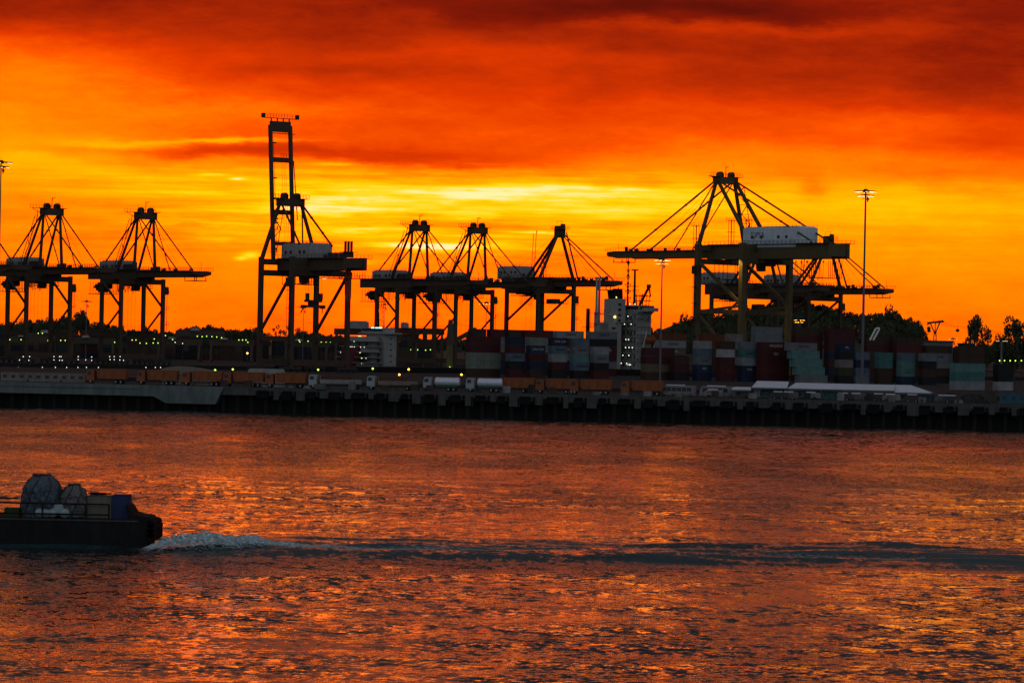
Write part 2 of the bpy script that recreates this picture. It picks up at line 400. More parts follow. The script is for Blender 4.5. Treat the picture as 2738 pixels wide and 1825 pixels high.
fm.materials.append(foamm); fa = fm.attributes.new('thick', 'FLOAT', 'POINT'); fa.data.foreach_set('value', np.clip(prof_ * (.25 + .75 * np.clip(env * 2.2, 0, 1)), 0, 1)[keepv].astype(np.float32))
fm.polygons.foreach_set('use_smooth', np.ones(len(fm.polygons), dtype=bool)); fo_ = bpy.data.objects.new('wake_foam', fm); COL.objects.link(fo_)
tag(fo_, 'pale churned foam trailing behind the barge', 'foam', kind='stuff')
# spray beads thrown off the crest
sb = MB()
for i in range(420):
    x = -31 + abs(random.gauss(4.5, 4.2)); y = wake_y(x) + random.gauss(2.0, 1.6); z = .5 + abs(random.gauss(0, .45)) * math.exp(-((x + 27) / 9) ** 2)
    r = random.uniform(.015, .035); sb.tube((x, y, z - r), (x, y, z + r), r, r * .4, n=4)
tag(sb.build('wake_spray', foamm), 'fine spray beads over the foam behind the barge', 'spray', kind='stuff')
# ------------------------------------------------------------------ land
def slab(name, pts, z0, z1, m):
    k = MB(); n = len(pts)
    k.v = [(x, y, z1) for x, y in pts] + [(x, y, z0) for x, y in pts]
    k.f = [tuple(range(n))] + [(i, n + i, n + (i + 1) % n, (i + 1) % n) for i in range(n)]
    return tag(k.build(name, m), kind='structure')
EL = P(0, 1087, 0.001); 
def edge_y(x): return 849 + (x + 127) * (808 - 849) / (121 + 127)
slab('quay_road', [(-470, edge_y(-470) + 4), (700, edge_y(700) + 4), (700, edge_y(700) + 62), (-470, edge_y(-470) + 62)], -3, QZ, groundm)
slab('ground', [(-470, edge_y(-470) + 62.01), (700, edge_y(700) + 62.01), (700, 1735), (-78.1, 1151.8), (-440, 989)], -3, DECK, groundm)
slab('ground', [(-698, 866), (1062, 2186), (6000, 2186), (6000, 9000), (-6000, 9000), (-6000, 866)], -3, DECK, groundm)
# wharf in front
wf = empty('wharf', (0, edge_y(0), 0), math.atan2(-41, 248), label='long concrete wharf on dark piles with black fenders along its face', cat='wharf')
k = MB().box(-100, 400, 0, 5, 4.1, QZ + .02)
k.build('deck_beam', concD, wf)
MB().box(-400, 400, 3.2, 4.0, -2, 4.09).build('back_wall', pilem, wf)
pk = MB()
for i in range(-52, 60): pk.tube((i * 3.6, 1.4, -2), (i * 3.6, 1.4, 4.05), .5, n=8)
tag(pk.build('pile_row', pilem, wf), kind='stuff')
MB().box(-100, 400, -.02, .30, 5.80, 6.12).build('kerb', conc, wf)
xe = GX(590, 1040, 840) - 0
MB().prism([(-400, 3.35), (GX(395, 1055, 840), 3.35), (GX(430, 1070, 840), 1.7), (xe - 2.2, 1.7), (xe, 6.04), (-400, 6.04)], -.5, 4.6).build('apron_face', concT, wf)
MB().box(-400, xe - 22, -.56, -.44, 4.92, 5.06).build('joint_line', darkst, wf)
for i in range(0, 36):
    x = xe + 9.5 + i * 6.0 + random.uniform(-.5, .5)
    if x > 330: break
    f = MB(); w = random.uniform(.9, 1.7); zl = random.uniform(3.0, 4.0)
    f.box(x - w, x + w, -.6, -.03, zl, 4.9 + random.uniform(-.3, .4)); f.tube((x - w * random.uniform(.6, 1), -.5, 5.1), (x + w, -.5, 5.1), .3, n=8)
    f.box(x + w + .5, x + w + .9, -.35, -.03, zl + .3, 5.3)
    if random.random() < .5: f.box(x - w - .5, x - w - .2, -.3, -.03, 2.6, 5.0)
    if i < 40: f.build('fender', rubber, wf)
    f2 = MB().box(x + w + 1.0, x + 5.6 - w, -.12, .1, 4.1 - random.uniform(0, 1.4), 5.7)
    if i < 40: f2.build('face_panel', conc, wf)
rk = MB(); rk.rail((xe, .4, 6.1), (330, .4, 6.1), 1.0, 2.4, .05); rk.build('railing', darkst, wf)
bo = None
for i in range(44):
    x = -190 + i * 8.5; q = (x * math.cos(wf.rotation_euler.z) - 1.2 * math.sin(wf.rotation_euler.z), edge_y(0) + x * math.sin(wf.rotation_euler.z) + 1.2, QZ + .02)
    if bo is None: bo = MB().tube((0, 0, 0), (0, 0, .55), .22, .18, 8).tube((0, 0, .55), (0, 0, .8), .34, .28, 8).build('bollard', darkst); o = bo
    else: o = bo.copy(); COL.objects.link(o)
    o.location = q; tag(o, 'small dark mooring bollard on the quay edge', 'bollard', 'mooring bollards along the quay edge')
# far wooded hill
def terrain():
    xs = np.linspace(-900, 1500, 60); ysn = np.linspace(1900, 3400, 24); v = []; f = []
    for y in ysn:
        for x in xs:
            s = 9127 / 2100; px = 1369 + x * s
            h = 2 + 26 * math.exp(-((px - 2130) / 250) ** 4) * 1.0 + 3 * math.sin(x * .013) + 6 * math.exp(-((px - 60) / 170) ** 2)
            v.append((x, y, DECK + .5 + h * min(1, (y - 1900) / 160) - (6 if y >= 3390 else 0)))
    n = len(xs)
    for j in range(len(ysn) - 1):
        for i in range(n - 1): f.append((j*n+i, j*n+i+1, (j+1)*n+i+1, (j+1)*n+i))
    k = MB(); k.v = v; k.f = f; return k
tag(terrain().build('hill', mat('hill_scrub', (.03, .034, .018), .95, .4, .1)), kind='structure')

# ------------------------------------------------------------------ ship-to-shore cranes
def make_crane(name, label, loc, ang, sg, q, group='ship-to-shore container cranes'):
    """u runs along the boom, w along the rails (sg turns w to the right of the picture)"""
    root = empty(name, loc, ang, label=label, cat='crane', group=group)
    T = lambda u, w, z: (u, w * sg, z)
    G, W, zb, zt = q['G'] / 2, q['W'] / 2, q['zb'], q['zt']; lw = q['lw']; ms = q.get('steel', steel)
    for a in (-1, 1):
        for c in (-1, 1):
            o = MB().beam(T(a * G, c * W, 1.2), T(a * G, c * W, q.get('legtop', zb + .3)), lw, lw).build('leg', ms, root)
            bg = MB()
            for e in (-3.4, -1.2, 1.2, 3.4): bg.tube(T(a * G - .4, c * W + e, .5), T(a * G + .4, c * W + e, .5), .48, n=10)
            bg.box(a * G - .7, a * G + .7, min(c*W*sg-4, c*W*sg+4), max(c*W*sg-4, c*W*sg+4), .9, 1.9); bg.build('bogie', darkst, root)
    for a in (-1, 1):
        MB().beam(T(a * G, -W, 3.2), T(a * G, W, 3.2), lw * .8, 1.8).build('sill_beam', ms, root)
        MB().beam(T(a * G, -W, zb - .9), T(a * G, W, zb - .9), lw * .9, 2.0).build('top_cross_beam', ms, root)
        if q.get('legtop'): MB().beam(T(a * G, -W, zt - 1.4), T(a * G, W, zt - 1.4), lw * .8, 2.0).build('top_cross_beam', ms, root)
    zp, zk = q['zp'], q['zk']
    for c in (-1, 1):
        MB().beam(T(-G, c * W, zp), T(G, c * W, zp), 1.1, 1.6).build('portal_beam', ms, root)
        br = q['brace']                      # +1: brace falls towards the water side, -1: towards the land side
        MB().beam(T(-br * G, c * W, zb - .8), T(br * G, c * W, zk), q['bw']).build('brace', ms, root)
        if q.get('kick', True): MB().beam(T(br * G, c * W, zk - .3), T(-br * G, c * W, zp), q['bw'] * .85).build('brace', ms, root)
        if q.get('loww'): MB().beam(T(-br * G, c * W, zp), T(br * G, c * W, 3.5), q['bw'] * .85).build('brace', ms, root)
    # girder and boom
    gw = q['gw']; ur, uh, ut = q['ur'], q['uh'], q['ut']
    g = MB()
    for c in (-1, 1): g.box(ur, uh, min(c*gw*sg-.65, c*gw*sg+.65), max(c*gw*sg-.65, c*gw*sg+.65), zb, zt)
    for i in range(int((uh - ur) / 7) + 1): u = ur + .5 + i * 7; g.box(u, u + .8, -gw + .6, gw - .6, zb + .8, zt - .6)
    g.build('girder', ms, root)
    wk = MB()
    for c in (-1, 1):
        wk.box(ur - 1, uh, min(c*(gw+.7)*sg, c*(gw+2)*sg), max(c*(gw+.7)*sg, c*(gw+2)*sg), zt - .35, zt - .2)
        wk.rail(T(ur - 1, c * (gw + 1.9), zt - .2), T(uh, c * (gw + 1.9), zt - .2), 1.2, 2.2, .11)
        wk.rail(T(ur, c * (gw + .2), zb - 2.2), T(uh, c * (gw + .2), zb - 2.2), 1.0, 2.4, .09) if q.get('lowwalk', True) else None
    wk.build('walkway', darkst, root)
    bz0, bz1 = q['bz']
    bt = q.get('tip', .8)
    b_ = MB(); bw = MB()
    if not q.get('raised'):
        for c in (-1, 1):
            y0, y1 = min(c*gw*sg-.5, c*gw*sg+.5), max(c*gw*sg-.5, c*gw*sg+.5); ue = ut - 6
            b_.box(uh + .3, ue, y0, y1, bz0, bz1)
            b_.hexa([(ue, y0, bz0), (ut, y0, bz0 + bt), (ut, y1, bz0 + bt), (ue, y1, bz0), (ue, y0, bz1), (ut, y0, bz1 - .3), (ut, y1, bz1 - .3), (ue, y1, bz1)])
            bw.rail(T(uh, c * (gw + 1.3), bz1 + .05), T(ut, c * (gw + 1.3), bz1 + .05), 1.15, 1.6, .11)
            bw.box(uh, ut, min(c*(gw+.6)*sg, c*(gw+1.5)*sg), max(c*(gw+.6)*sg, c*(gw+1.5)*sg), bz1 - .1, bz1)
        n = int((ut - uh) / 8)
        for i in range(n + 1): u = uh + .5 + i * (ut - uh - 1) / n; b_.box(u, u + .7, -gw + .45, gw - .45, bz0 + .6, bz1 - .4)
        for i in range(9):
            u = uh + 4 + random.random() * (ut - uh - 8); bw.box(u, u + random.uniform(.4, 1.2), -.6, .6, bz1, bz1 + random.uniform(.6, 1.9))
        bw.tube(T(ut - 1, 0, bz1), T(ut - 1, 0, bz1 + 3.2), .09, n=5)
        bw.box(ut - 9, ut - .5, -2.2, 2.2, bz0 - 1.5, bz0 - 1.2)
        for u in (ut - 9, ut - 1): bw.box(u, u + .25, -2.2, -1.9, bz0 - 1.5, bz0); bw.box(u, u + .25, 1.9, 2.2, bz0 - 1.5, bz0)
    else:
        h0 = Vector((uh + 3.4, 0, zt - 1)); tp = Vector((uh + 7.0, 0, q['raised'])); dr = (tp - h0)
        for c in (-1, 1):
            o = Vector((0, c * gw * sg, 0)); b_.beam(h0 + o, tp + o, 1.05, 1.2)
        for f, h in ((.99, 3.6), (.745, 1.7), (.36, 1.6), (.13, 1.3)):
            m_ = h0.lerp(tp, f); e = Vector((0, gw, 0)); b_.beam(m_ - e, m_ + e, 1.0, h)
        top = h0.lerp(tp, 1.01)
        e = Vector((0, gw + 3.2, 0)); bw.beam(top - e + Vector((0, 0, 1.9)), top + e + Vector((0, 0, 1.9)), .8, .22)
        for s_ in (-.9, -.3, .3, .9): bw.beam(top + Vector((0, s_ * gw, -1)), top + Vector((0, s_ * gw, 1.9)), .35)
        bw.rail(top - e + Vector((0, 0, 2)), top + e + Vector((0, 0, 2)), 1.3, 1.1, .12)
        for s_ in (-1, 1): bw.box(top.x - .6, top.x + .6, s_ * (gw + 2.8) - .5, s_ * (gw + 2.8) + .5, top.z + 1.9, top.z + 3.4)
        l0 = h0.lerp(tp, .94); bw.beam(l0 - e * .8, l0 + e * .55, .9, .2); bw.rail(l0 - e * .6, l0 + e * .5, 1.2, 1.0, .1)
        bw.ladder(h0 + Vector((0, -sg * (gw - 1.1), 2)), tp + Vector((0, -sg * (gw - 1.1), -4)), .5, (0, 1, 0), .55, .10)
        for f in (.28, .31, .46, .61, .74, .87):
            m_ = h0.lerp(tp, f) + Vector((0, -sg * (gw - 1.6), 0)); bw.box(m_.x - .3, m_.x + .3, m_.y - .55, m_.y + .55, m_.z - .2, m_.z + .25)
        for s_ in (.2, .42, .6): bw.tube(h0 + Vector((0, sg * gw * s_, 4)), h0.lerp(tp, .72) + Vector((0, sg * gw * (s_ - .15), 0)), .06, n=4)
        m_ = h0.lerp(tp, .745); bw.rail(m_ + Vector((0, 0, .8)), m_ + Vector((0, sg * gw * .8, .8)), 1.3, .9, .1)
        m_ = h0.lerp(tp, .745); bw.tube(m_ + Vector((0, sg * (gw + 1.1), 0)), h0 + Vector((0, sg * (gw + 1.4), 14)), .2, n=5)
    b_.build('boom', ms, root); bw.build('boom_walkway', darkst, root)
    # mast
    ua, wa, za = q['apex']; mw = q['mw']
    hd = MB()
    if wa > 1:
        hd.beam(T(ua, -wa - 1.2, za - .2), T(ua, wa + 1.2, za - .2), 1.8, 2.6)
        for c in (-1, 1):
            hd.tube(T(ua - .9, c * wa * .62, za + 2.0), T(ua + .9, c * wa * .62, za + 2.0), 1.05, n=12); hd.box(ua - .9, ua + .9, c * wa * .62 - 1.1, c * wa * .62 + 1.1, za + 1, za + 2.2)
            hd.box(ua - 2.2, ua + 2.2, c*(wa+.6) - 1.4, c*(wa+.6) + 1.4, za + 1.0, za + 1.2)
        hd.tube(T(ua, 0, za + 1), T(ua, 0, za + 5.2), .16, n=5); hd.beam(T(ua, 0, za + 5.0), T(ua, 1.6, za + 5.1), .18); hd.beam(T(ua, 0, za + 4.1), T(ua, 1.1, za + 5.0), .12)
        hd.rail(T(ua - 2, -wa - 4.6, za + 1.2), T(ua - 2, wa + 2.2, za + 1.2), 1.2, 1.2, .12)
        hd.box(ua - 2.2, ua - .6, min(-sg*(wa+4.6), -sg*wa), max(-sg*(wa+4.6), -sg*wa), za + 1.05, za + 1.2); hd.beam(T(ua - 1.4, -wa - 4, za + 1), T(ua - 1, -wa, za - 1), .2)
        for e in (-wa * .95, wa * .98): hd.tube(T(ua, e, za + 1), T(ua, e, za + 3.6), .07, n=4)
    else:
        hd.beam(T(ua - 1.8, 0, za - .8), T(ua + 1.8, 0, za - .8), 3.2, 3.4)
        for e in (-1.2, .4): hd.tube(T(ua + e, -1.3, za + 1.5), T(ua + e, 1.3, za + 1.5), 1.0, n=12)
        hd.box(ua + 1.6, ua + 2.4, -1, 1, za + 1, za + 3.2); hd.box(ua - 3, ua + 3.4, -2.4, 2.4, za + .9, za + 1.05)
        hd.rail(T(ua - 3, 2.4, za + 1), T(ua + 3.4, 2.4, za + 1), 1.2, 1.1, .12); hd.rail(T(ua - 3, -2.4, za + 1), T(ua + 3.4, -2.4, za + 1), 1.2, 1.1, .12)
        hd.beam(T(ua - 2, 0, za + 3), T(ua - 2, 0, za + 4.4), .14); hd.beam(T(ua - 2, 0, za + 4.4), T(ua + 1.4, 0, za + 4.2), .14); hd.beam(T(ua + 1.4, 0, za + 2), T(ua + 1.4, 0, za + 4.2), .14)
        hd.rail(T(ua + 3.4, 0, za - 2.5), T(ua + 4.6, 0, za - 2.5), 2.6, .8, .12)
    hd.build('mast_head', ms, root)
    for (u, w, z, au, aw, th) in q['mast']:
        MB().beam(T(u, w, z), T(au, aw, za - .3), th, th, th * .8).build('mast_leg', ms, root)
    for (u, w, z, au, aw, th, nm_) in q['stays']:
        o = MB(); p0, p1 = Vector(T(au, aw, za)), Vector(T(u, w, z)); o.beam(p0, p1, th)
        for f in (.35, .7):
            c = p0.lerp(p1, f); dd = (p1 - p0).normalized(); o.beam(c - dd * .3, c + dd * .3, th * 1.35)
        o.build(nm_, ms, root)
    rp = MB()
    for (u, w, z, au, aw) in q['ropes']:
        rp.tube(T(au, aw, za + .6), T(u, w, z), .055, n=4)
    rp.build('rope', cable, root)
    # stair tower beside the mast and lattice towers standing on the girder
    lt = MB()
    if q.get('mstair'):
        (u0, w0, z0, u1, w1, z1) = q['mstair']; a = Vector(T(u0, w0, z0)); c = Vector(T(u1, w1, z1)); n = int((c - a).z / 3.2)
        for i in range(n):
            p, p2 = a.lerp(c, i / n), a.lerp(c, (i + 1) / n); s_ = 1 if i % 2 else -1
            lt.beam(p + Vector((s_ * 1.1, -s_ * sg * .8, 0)), p2 + Vector((-s_ * 1.1, s_ * sg * .8, 0)), .28); lt.beam(p + Vector((-1.3, 1 * sg, 0)), p + Vector((1.3, -1 * sg, 0)), .22)
            if i % 3 == 1: lt.rail(p2 + Vector((1.2, -1, 0)), p2 + Vector((2.6, -1.6, 0)), 1.3, .7, .1)
        lt.beam(a + Vector((-1, -.6, 0)), c + Vector((-1, -.6, 0)), .2)
    if lt.v: lt.build('mast_stair', darkst, root)
    for (u, w, z, h) in q.get('towers', []):
        lt = MB()
        for du, dw in ((-.7, -.7), (.7, .7), (-.7, .7), (.7, -.7)): lt.beam(T(u + du, w + dw, z), T(u + du, w + dw, z + h), .16)
        for i in range(int(h / 1.4)): lt.beam(T(u - .7, w - .7, z + i * 1.4), T(u + .7, w + .7, z + i * 1.4 + (1.4 if i % 2 else 0)), .12)
        for zz in (.5, .95): lt.box(u - 1.4, u + 1.4, w*sg - 1.4, w*sg + 1.4, z + h * zz, z + h * zz + .15)
        lt.rail(T(u - 1.4, w + 1.4, z + h * .95), T(u + 1.4, w - 1.4, z + h * .95), 1.2, 1, .1)
        lt.build('lattice_tower', darkst, root)
    # machinery house
    hu0, hu1, hw, hz0, hz1 = q['house']; hm = q.get('hmat', houseD)
    h = MB(); ch = min(.7, (hz1 - hz0) * .12)
    h.hexa([(hu0, -hw, hz0), (hu1, -hw, hz0), (hu1, hw, hz0), (hu0, hw, hz0), (hu0, -hw, hz1 - ch), (hu1, -hw, hz1 - ch), (hu1, hw, hz1 - ch), (hu0, hw, hz1 - ch)])
    h.hexa([(hu0, -hw, hz1 - ch + .001), (hu1, -hw, hz1 - ch + .001), (hu1, hw, hz1 - ch + .001), (hu0, hw, hz1 - ch + .001), (hu0 + .5, -hw + 1.4, hz1), (hu1 - .5, -hw + 1.4, hz1), (hu1 - .5, hw - 1.4, hz1), (hu0 + .5, hw - 1.4, hz1)])
    hs = h.build('machinery_house', hm, root)
    L = hu1 - hu0
    for f in (.15, .3, .62, .8):
        for s_ in (-1, 1): MB().box(hu0 + L * f, hu0 + L * f + 1.3, min(s_*(hw+.12), s_*hw), max(s_*(hw+.12), s_*hw), hz0 + (hz1 - hz0) * .42, hz0 + (hz1 - hz0) * .42 + 1.0).build('vent', darkst, hs)
    for s_ in (-1, 1):
        e = hu0 if s_ < 0 else hu1
        MB().box(min(e, e + s_ * .12), max(e, e + s_ * .12), -hw * .5, -hw * .5 + 1.1, hz0 + .2, hz0 + 2.3).build('door', darkst, hs)
    r_ = MB()
    for s_ in (-1, 1): r_.rail((hu0, s_ * (hw - .3), hz1 - ch), (hu1, s_ * (hw - .3), hz1 - ch), 1.2, 2.2, .09)
    r_.build('roof_railing', darkst, hs)
    for i in range(3):
        u = hu0 - 2.2 - i * 3.2 if q.get('boxes') == 'rear' else hu1 + 1.5 + i * 3.2
        if q.get('boxes') and uh > u > ur: MB().box(u, u + 1.4, -gw * .9, -gw * .9 + 1.2, zt, zt + 1.9).build('electrical_box', darkst, root)
    # hanging gear
    t0 = q['trolley']
    tr = MB().box(t0 - 2.6, t0 + 2.6, -gw - .3, gw + .3, zb - 1.5, zb - .3); tr.box(t0 - 1.8, t0 + 1.8, -1.9, 1.9, zb - 2.6, zb - 1.5); tr.build('trolley', darkst, root)
    cb = MB(); cu = t0 + 4.3
    cb.hexa([T(cu - 1.3, -1.3, zb - 4.2), T(cu + 1.0, -1.3, zb - 4.2), T(cu + 1.0, 1.3, zb - 4.2), T(cu - 1.3, 1.3, zb - 4.2), T(cu - 1.3, -1.3, zb - 1.3), T(cu + 1.6, -1.3, zb - 1.3), T(cu + 1.6, 1.3, zb - 1.3), T(cu - 1.3, 1.3, zb - 1.3)])
    co_ = cb.build('operator_cab', darkst, root); MB().box(cu - 1.4, cu + 1.9, -1.6, 1.6, zb - 4.45, zb - 4.25).build('cab_platform', darkst, co_)
    fs = MB()
    for (u0, u1, n, dp, w) in q['festoon']:
        for i in range(n):
            a = u0 + (u1 - u0) * i / n; c = u0 + (u1 - u0) * (i + .78) / n; k = [T(a + (c - a) * j / 6, w, zb - .8 - dp * (1 - (2 * j / 6 - 1) ** 4) * (1 + .15 * math.sin(i * 2.3))) for j in range(7)]
            fs.path(k, .11, 4); fs.box(a - .2, a + .2, w*sg - .2, w*sg + .2, zb - 1.2, zb - .5)
    fs.build('festoon', festm, root)
    for (u0, u1, w, z0, z1, dens) in q.get('cage', []):
        c = MB(); c.beam(T(u0, w, z0), T(u1, w, z0), .45, .25); c.beam(T(u0, w, z0 + 1.1), T(u1, w, z0 + 1.1), .12); n = int(abs(u1 - u0) / dens)
        c.beam(T(u0, -w, z0), T(u1, -w, z0), .45, .25)
        for i in range(n + 1):
            u = u0 + (u1 - u0) * i / n; c.beam(T(u, w, z0), T(u, w, z1), .16)
            if i % 2: c.beam(T(u, -w, z0), T(u, -w, z1), .16); c.beam(T(u, -w, z0), T(u, w, z0), .2)
        if q.get('cagebox'):
            for i in range(14): u = random.uniform(min(u0, u1) + 1, max(u0, u1) - 2); z = random.uniform(z0 + .6, z1 - 1.6); c.box(u, u + random.uniform(.5, 1.6), -w * .6, w * random.uniform(-.2, .6), z, z + random.uniform(.5, 1.8))
        c.build('service_platform', darkst, root)
    # leg stairs and ladder
    st = MB(); (lu, lw_) = q['stair']; x0 = lu * G; w0 = lw_ * (W) + (1 if lw_ > 0 else -1) * (lw * .5 + .7)
    st.ladder(T(x0, w0, 2), T(x0, w0, zb - 2), .9, (0, 1, 0), .9, .12)
    for i in range(int(zb / 6)): z = 3 + i * 6; st.box(x0 - .8, x0 + .8, min((w0-.8)*sg, (w0+.8)*sg), max((w0-.8)*sg, (w0+.8)*sg), z, z + .15); st.rail(T(x0 - .8, w0 + .8, z), T(x0 + .8, w0 + .8, z), 1.4, .8, .1)
    st.box(x0 - .8, x0 + .8, min(w0*sg - .7, w0*sg + .7), max(w0*sg - .7, w0*sg + .7), zb - 5.6, zb - 2.6)
    st.build('leg_ladder', darkst, root)
    if q.get('spreader'):
        su, sz, sl = q['spreader']; s_ = MB()
        s_.box(su - .9, su + .9, -sl * .5, sl * .5, sz, sz + .8); s_.box(su - 1.2, su + 1.2, -sl * .38, sl * .38, sz + 1.8, sz + 2.6)
        for e in (-.5, .5):
            s_.box(su - 1.3, su + 1.3, sl * e - .35, sl * e + .35, sz - .3, sz + .9); s_.beam((su, sl * e, sz), (su + 1.0, sl * e * 1.12, sz - 1.8), .3); s_.tube((su - .5, sl * e * .7, sz + 2.6), (su - .5, sl * e * .7, sz + 4.8), .75, n=8)
        s_.box(su - .4, su + .4, -sl * .25, sl * .25, sz + .8, sz + 1.8)
        sp_ = s_.build('spreader', darkst, root); hr = MB()
        for e in (-.35, -.2, .2, .35):
            for d_ in (-.8, .8): hr.tube((su + d_, sl * e, sz + 4), (su + d_, sl * e, zb - 2), .05, n=4)
        hr.build('hoist_rope', cable, root)
    else:
        hr = MB()
        for e in (-1.6, 1.6):
            for d_ in (-1.5, 1.5): hr.tube((t0 + d_, e, zb - 2), (t0 + d_, e, 12), .05, n=4)
        hr.build('hoist_rope', cable, root)
    for (u, w, z, m_) in q.get('lamps', []): MB().box(u - .45, u + .45, w*sg - .45, w*sg + .45, z - .2, z + .12).build('floodlight', m_, root)
    return root
S = dict(G=14.3, W=18.3, zb=32.2, zt=36.0, lw=1.3, zp=11, zk=21.5, brace=1, bw=.65, gw=3.4, ur=-27, uh=9.5, ut=50, bz=(32.9, 35.3), tip=.9,
         apex=(8.5, 3.4, 56.3), mw=1.2, mast=[(8.5, 4.6, 36, 8.5, 3.4, .9), (8.5, -4.6, 36, 8.5, -3.4, .9), (-3.5, 4.6, 36, 8.0, 3.4, .8), (-3.5, -4.6, 36, 8.0, -3.4, .8)],
         stays=[(38, 3.4, 35.4, 8.5, 3.4, .36, 'forestay'), (38, -3.4, 35.4, 8.5, -3.4, .36, 'forestay'), (21.5, 3.4, 35.4, 8.5, 3.4, .28, 'inner_forestay'), (21.5, -3.4, 35.4, 8.5, -3.4, .28, 'inner_forestay'),
                (-18.5, 3.5, 36, 8.5, 3.4, .42, 'backstay'), (-18.5, -3.5, 36, 8.5, -3.4, .42, 'backstay')],
         ropes=[(33, 1.2, 35.4, 8.5, 1.5), (30, -1.2, 35.4, 8.5, -1.5)], mstair=(-1.5, -6.2, 37, 6.5, -4.6, 55), house=(-18.5, -3.6, 4, 34.6, 39.4), boxes='front',
         trolley=-2, festoon=[(-17, -4, 7, 3.8, 3.2), (-2, 3, 3, 3.2, -3.2)], cage=[(-27, -17, 3.6, 26.6, 31.5, 1.1), (2, 9, 3.2, 28.8, 31.8, 1.1)], cagebox=1, stair=(1, 1), lowwalk=False,
         lamps=[(-14, 4.2, 32.4, L_wht), (2, 4.2, 31.9, L_wht)])
S2 = dict(S, legtop=38.3, G=21.4, W=18.4, zb=33.4, zt=38.3, zp=12, zk=20, brace=-1, lw=1.4, kick=False, bw=.75, gw=3.0, ur=-22, uh=13, ut=50, bz=(34.4, 37.0),
          apex=(12.4, .8, 57.0), mast=[(10.7, 8.6, 38, 12.4, .6, 1.1), (10.7, -8.6, 38, 12.4, -.6, 1.1), (-7.5, 1.6, 38, 11.6, .3, .85), (-7.5, -1.6, 38, 11.6, -.3, .85)],
          stays=[(45, 2.6, 37.2, 12.6, .5, .42, 'forestay'), (45, -2.6, 37.2, 12.6, -.5, .36, 'forestay'), (22, 3, 37.2, 12.0, 3.0, .5, 'inner_forestay')],
          ropes=[(34, 1.2, 37, 12.4, .4), (31, -1.2, 37, 12.4, -.4), (28, 0, 37, 12.4, 0), (-16, 1, 43, 12.4, 0)], mstair=(2, -5, 39, 5, -6.5, 56), towers=[(2, 0, 38.4, 8)],
          house=(-24.5, -9.5, 4.2, 37.6, 43), boxes=None, trolley=-6, festoon=[(-18, -9, 5, 5.5, 3)], cage=[(6, 13, 4.5, 27.5, 28.8, 1.2), (-16, -2, 3.2, 30.6, 33, .5)], cagebox=1, stair=(1, 1), lamps=[(-3, 3, 33.2, L_wht), (4, 3, 33.2, L_wht)])
S2['stays'] = S2['stays'][:2]; S2['mast'] = S2['mast'] + [(22, 2.6, 37, 11.2, 4.4, .55)]
def line_pos(px):
    """stand of a crane on the back quay whose portal middle shows at column px"""
    k = (px - 1369 + .02 * 0) / F; t = (k * 1294.6 + 144.3) / (.8 - k * .6); return (-144.3 + .8 * t, 1294.6 + .6 * t, DECK)
c1 = make_crane('quay_crane', 'x', line_pos(352), ANG_B, 1, S)
tag(c1, 'brown container crane with its boom tip alone in the sky, left of the raised-boom crane')
for px, lb in ((102, 'brown container crane whose boom overlaps the next house, second crane from the left edge'), (1083, 'brown container crane just right of the raised-boom crane, twin-headed mast'), (1238, 'brown container crane with twin-headed mast, directly left of the single-headed crane'), (-122, 'brown container crane cut off by the left edge, only its stays and boom showing')):
    c = copy_tree(c1); c.location = line_pos(px); c['label'] = lb
c6 = make_crane('quay_crane', 'brown crane with narrow single-headed mast, its boom ending above the white ship', line_pos(1442), ANG_B, 1, S2)
for px, y, lb in ((2158, 1472, 'distant brown crane whose boom passes behind the tall lamp mast and ends furthest right'), (1988, 1453, 'distant brown crane whose pale house shows between the legs of the tallest crane')):
    c = copy_tree(c6); c.location = ((px - 1369) / F * y, y, DECK); c['label'] = lb
B = dict(legtop=49.0, G=25.3, W=22.6, zb=43.4, zt=49.0, lw=2.0, zp=24, zk=26.5, brace=-1, kick=True, loww=True, bw=1.05, gw=4.4, ur=-52, uh=15, ut=75, bz=(44.2, 47.0), tip=1.0, steel=steelY,
         apex=(11.2, 4.3, 73.0), mw=2, mast=[(12.6, 11.0, 49, 11.2, 4.3, 1.2), (12.6, -11.0, 49, 11.2, -4.3, 1.2), (-9, 4.6, 49, 10.6, 4.3, 1.2), (-9, -4.6, 49, 10.6, -4.3, 1.2)],
         stays=[(61, 4.4, 47.2, 11.2, 4.3, .5, 'forestay'), (61, -4.4, 47.2, 11.2, -4.3, .5, 'forestay'), (35, 4.4, 47.2, 11.2, 4.3, .32, 'inner_forestay'), (35, -4.4, 47.2, 11.2, -4.3, .32, 'inner_forestay'),
                (-41, 4.4, 50, 11.2, 4.3, .52, 'backstay'), (-41, -4.4, 50, 11.2, -4.3, .52, 'backstay')],
         ropes=[(55, 1, 47.5, 11.2, -3), (50, 0, 47.5, 11.2, -1), (45, 1, 47.5, 11.2, 0), (40, -1, 47.5, 11.2, 1.5), (58, -3, 47.5, 11.2, -3.6), (30, 0, 47.5, 11.2, 2)],
         mstair=(8, 9.5, 50, 9, 5.6, 71), towers=[(12, 4, 49, 9.5), (2, 4, 49, 9.5), (15.5, -10, 46, 10)], house=(-34.5, -5.5, 5.3, 47.6, 55.2), hmat=housem, boxes='front',
         trolley=-14, festoon=[(-38, -30, 4, 6.0, 5.2), (-29, -20, 3, 5.5, 5.2)], cage=[(2, 10.5, 5.0, 36.0, 43, 1.1), (-48, -41, 5.0, 36.5, 43, .9)], stair=(1, -1), lowwalk=False,
         lamps=[(7, 6, 47.6, L_wht), (1.5, 6, 46.9, L_wht), (-4, 6, 46.2, L_wrm), (-8, 6, 46.2, L_wrm), (30, 5.5, 47.0, L_wrm), (27, 5.5, 47.0, L_wrm), (-28, 6, 49.6, L_wht)])
cx = (1984 - 1369) / F * 1257
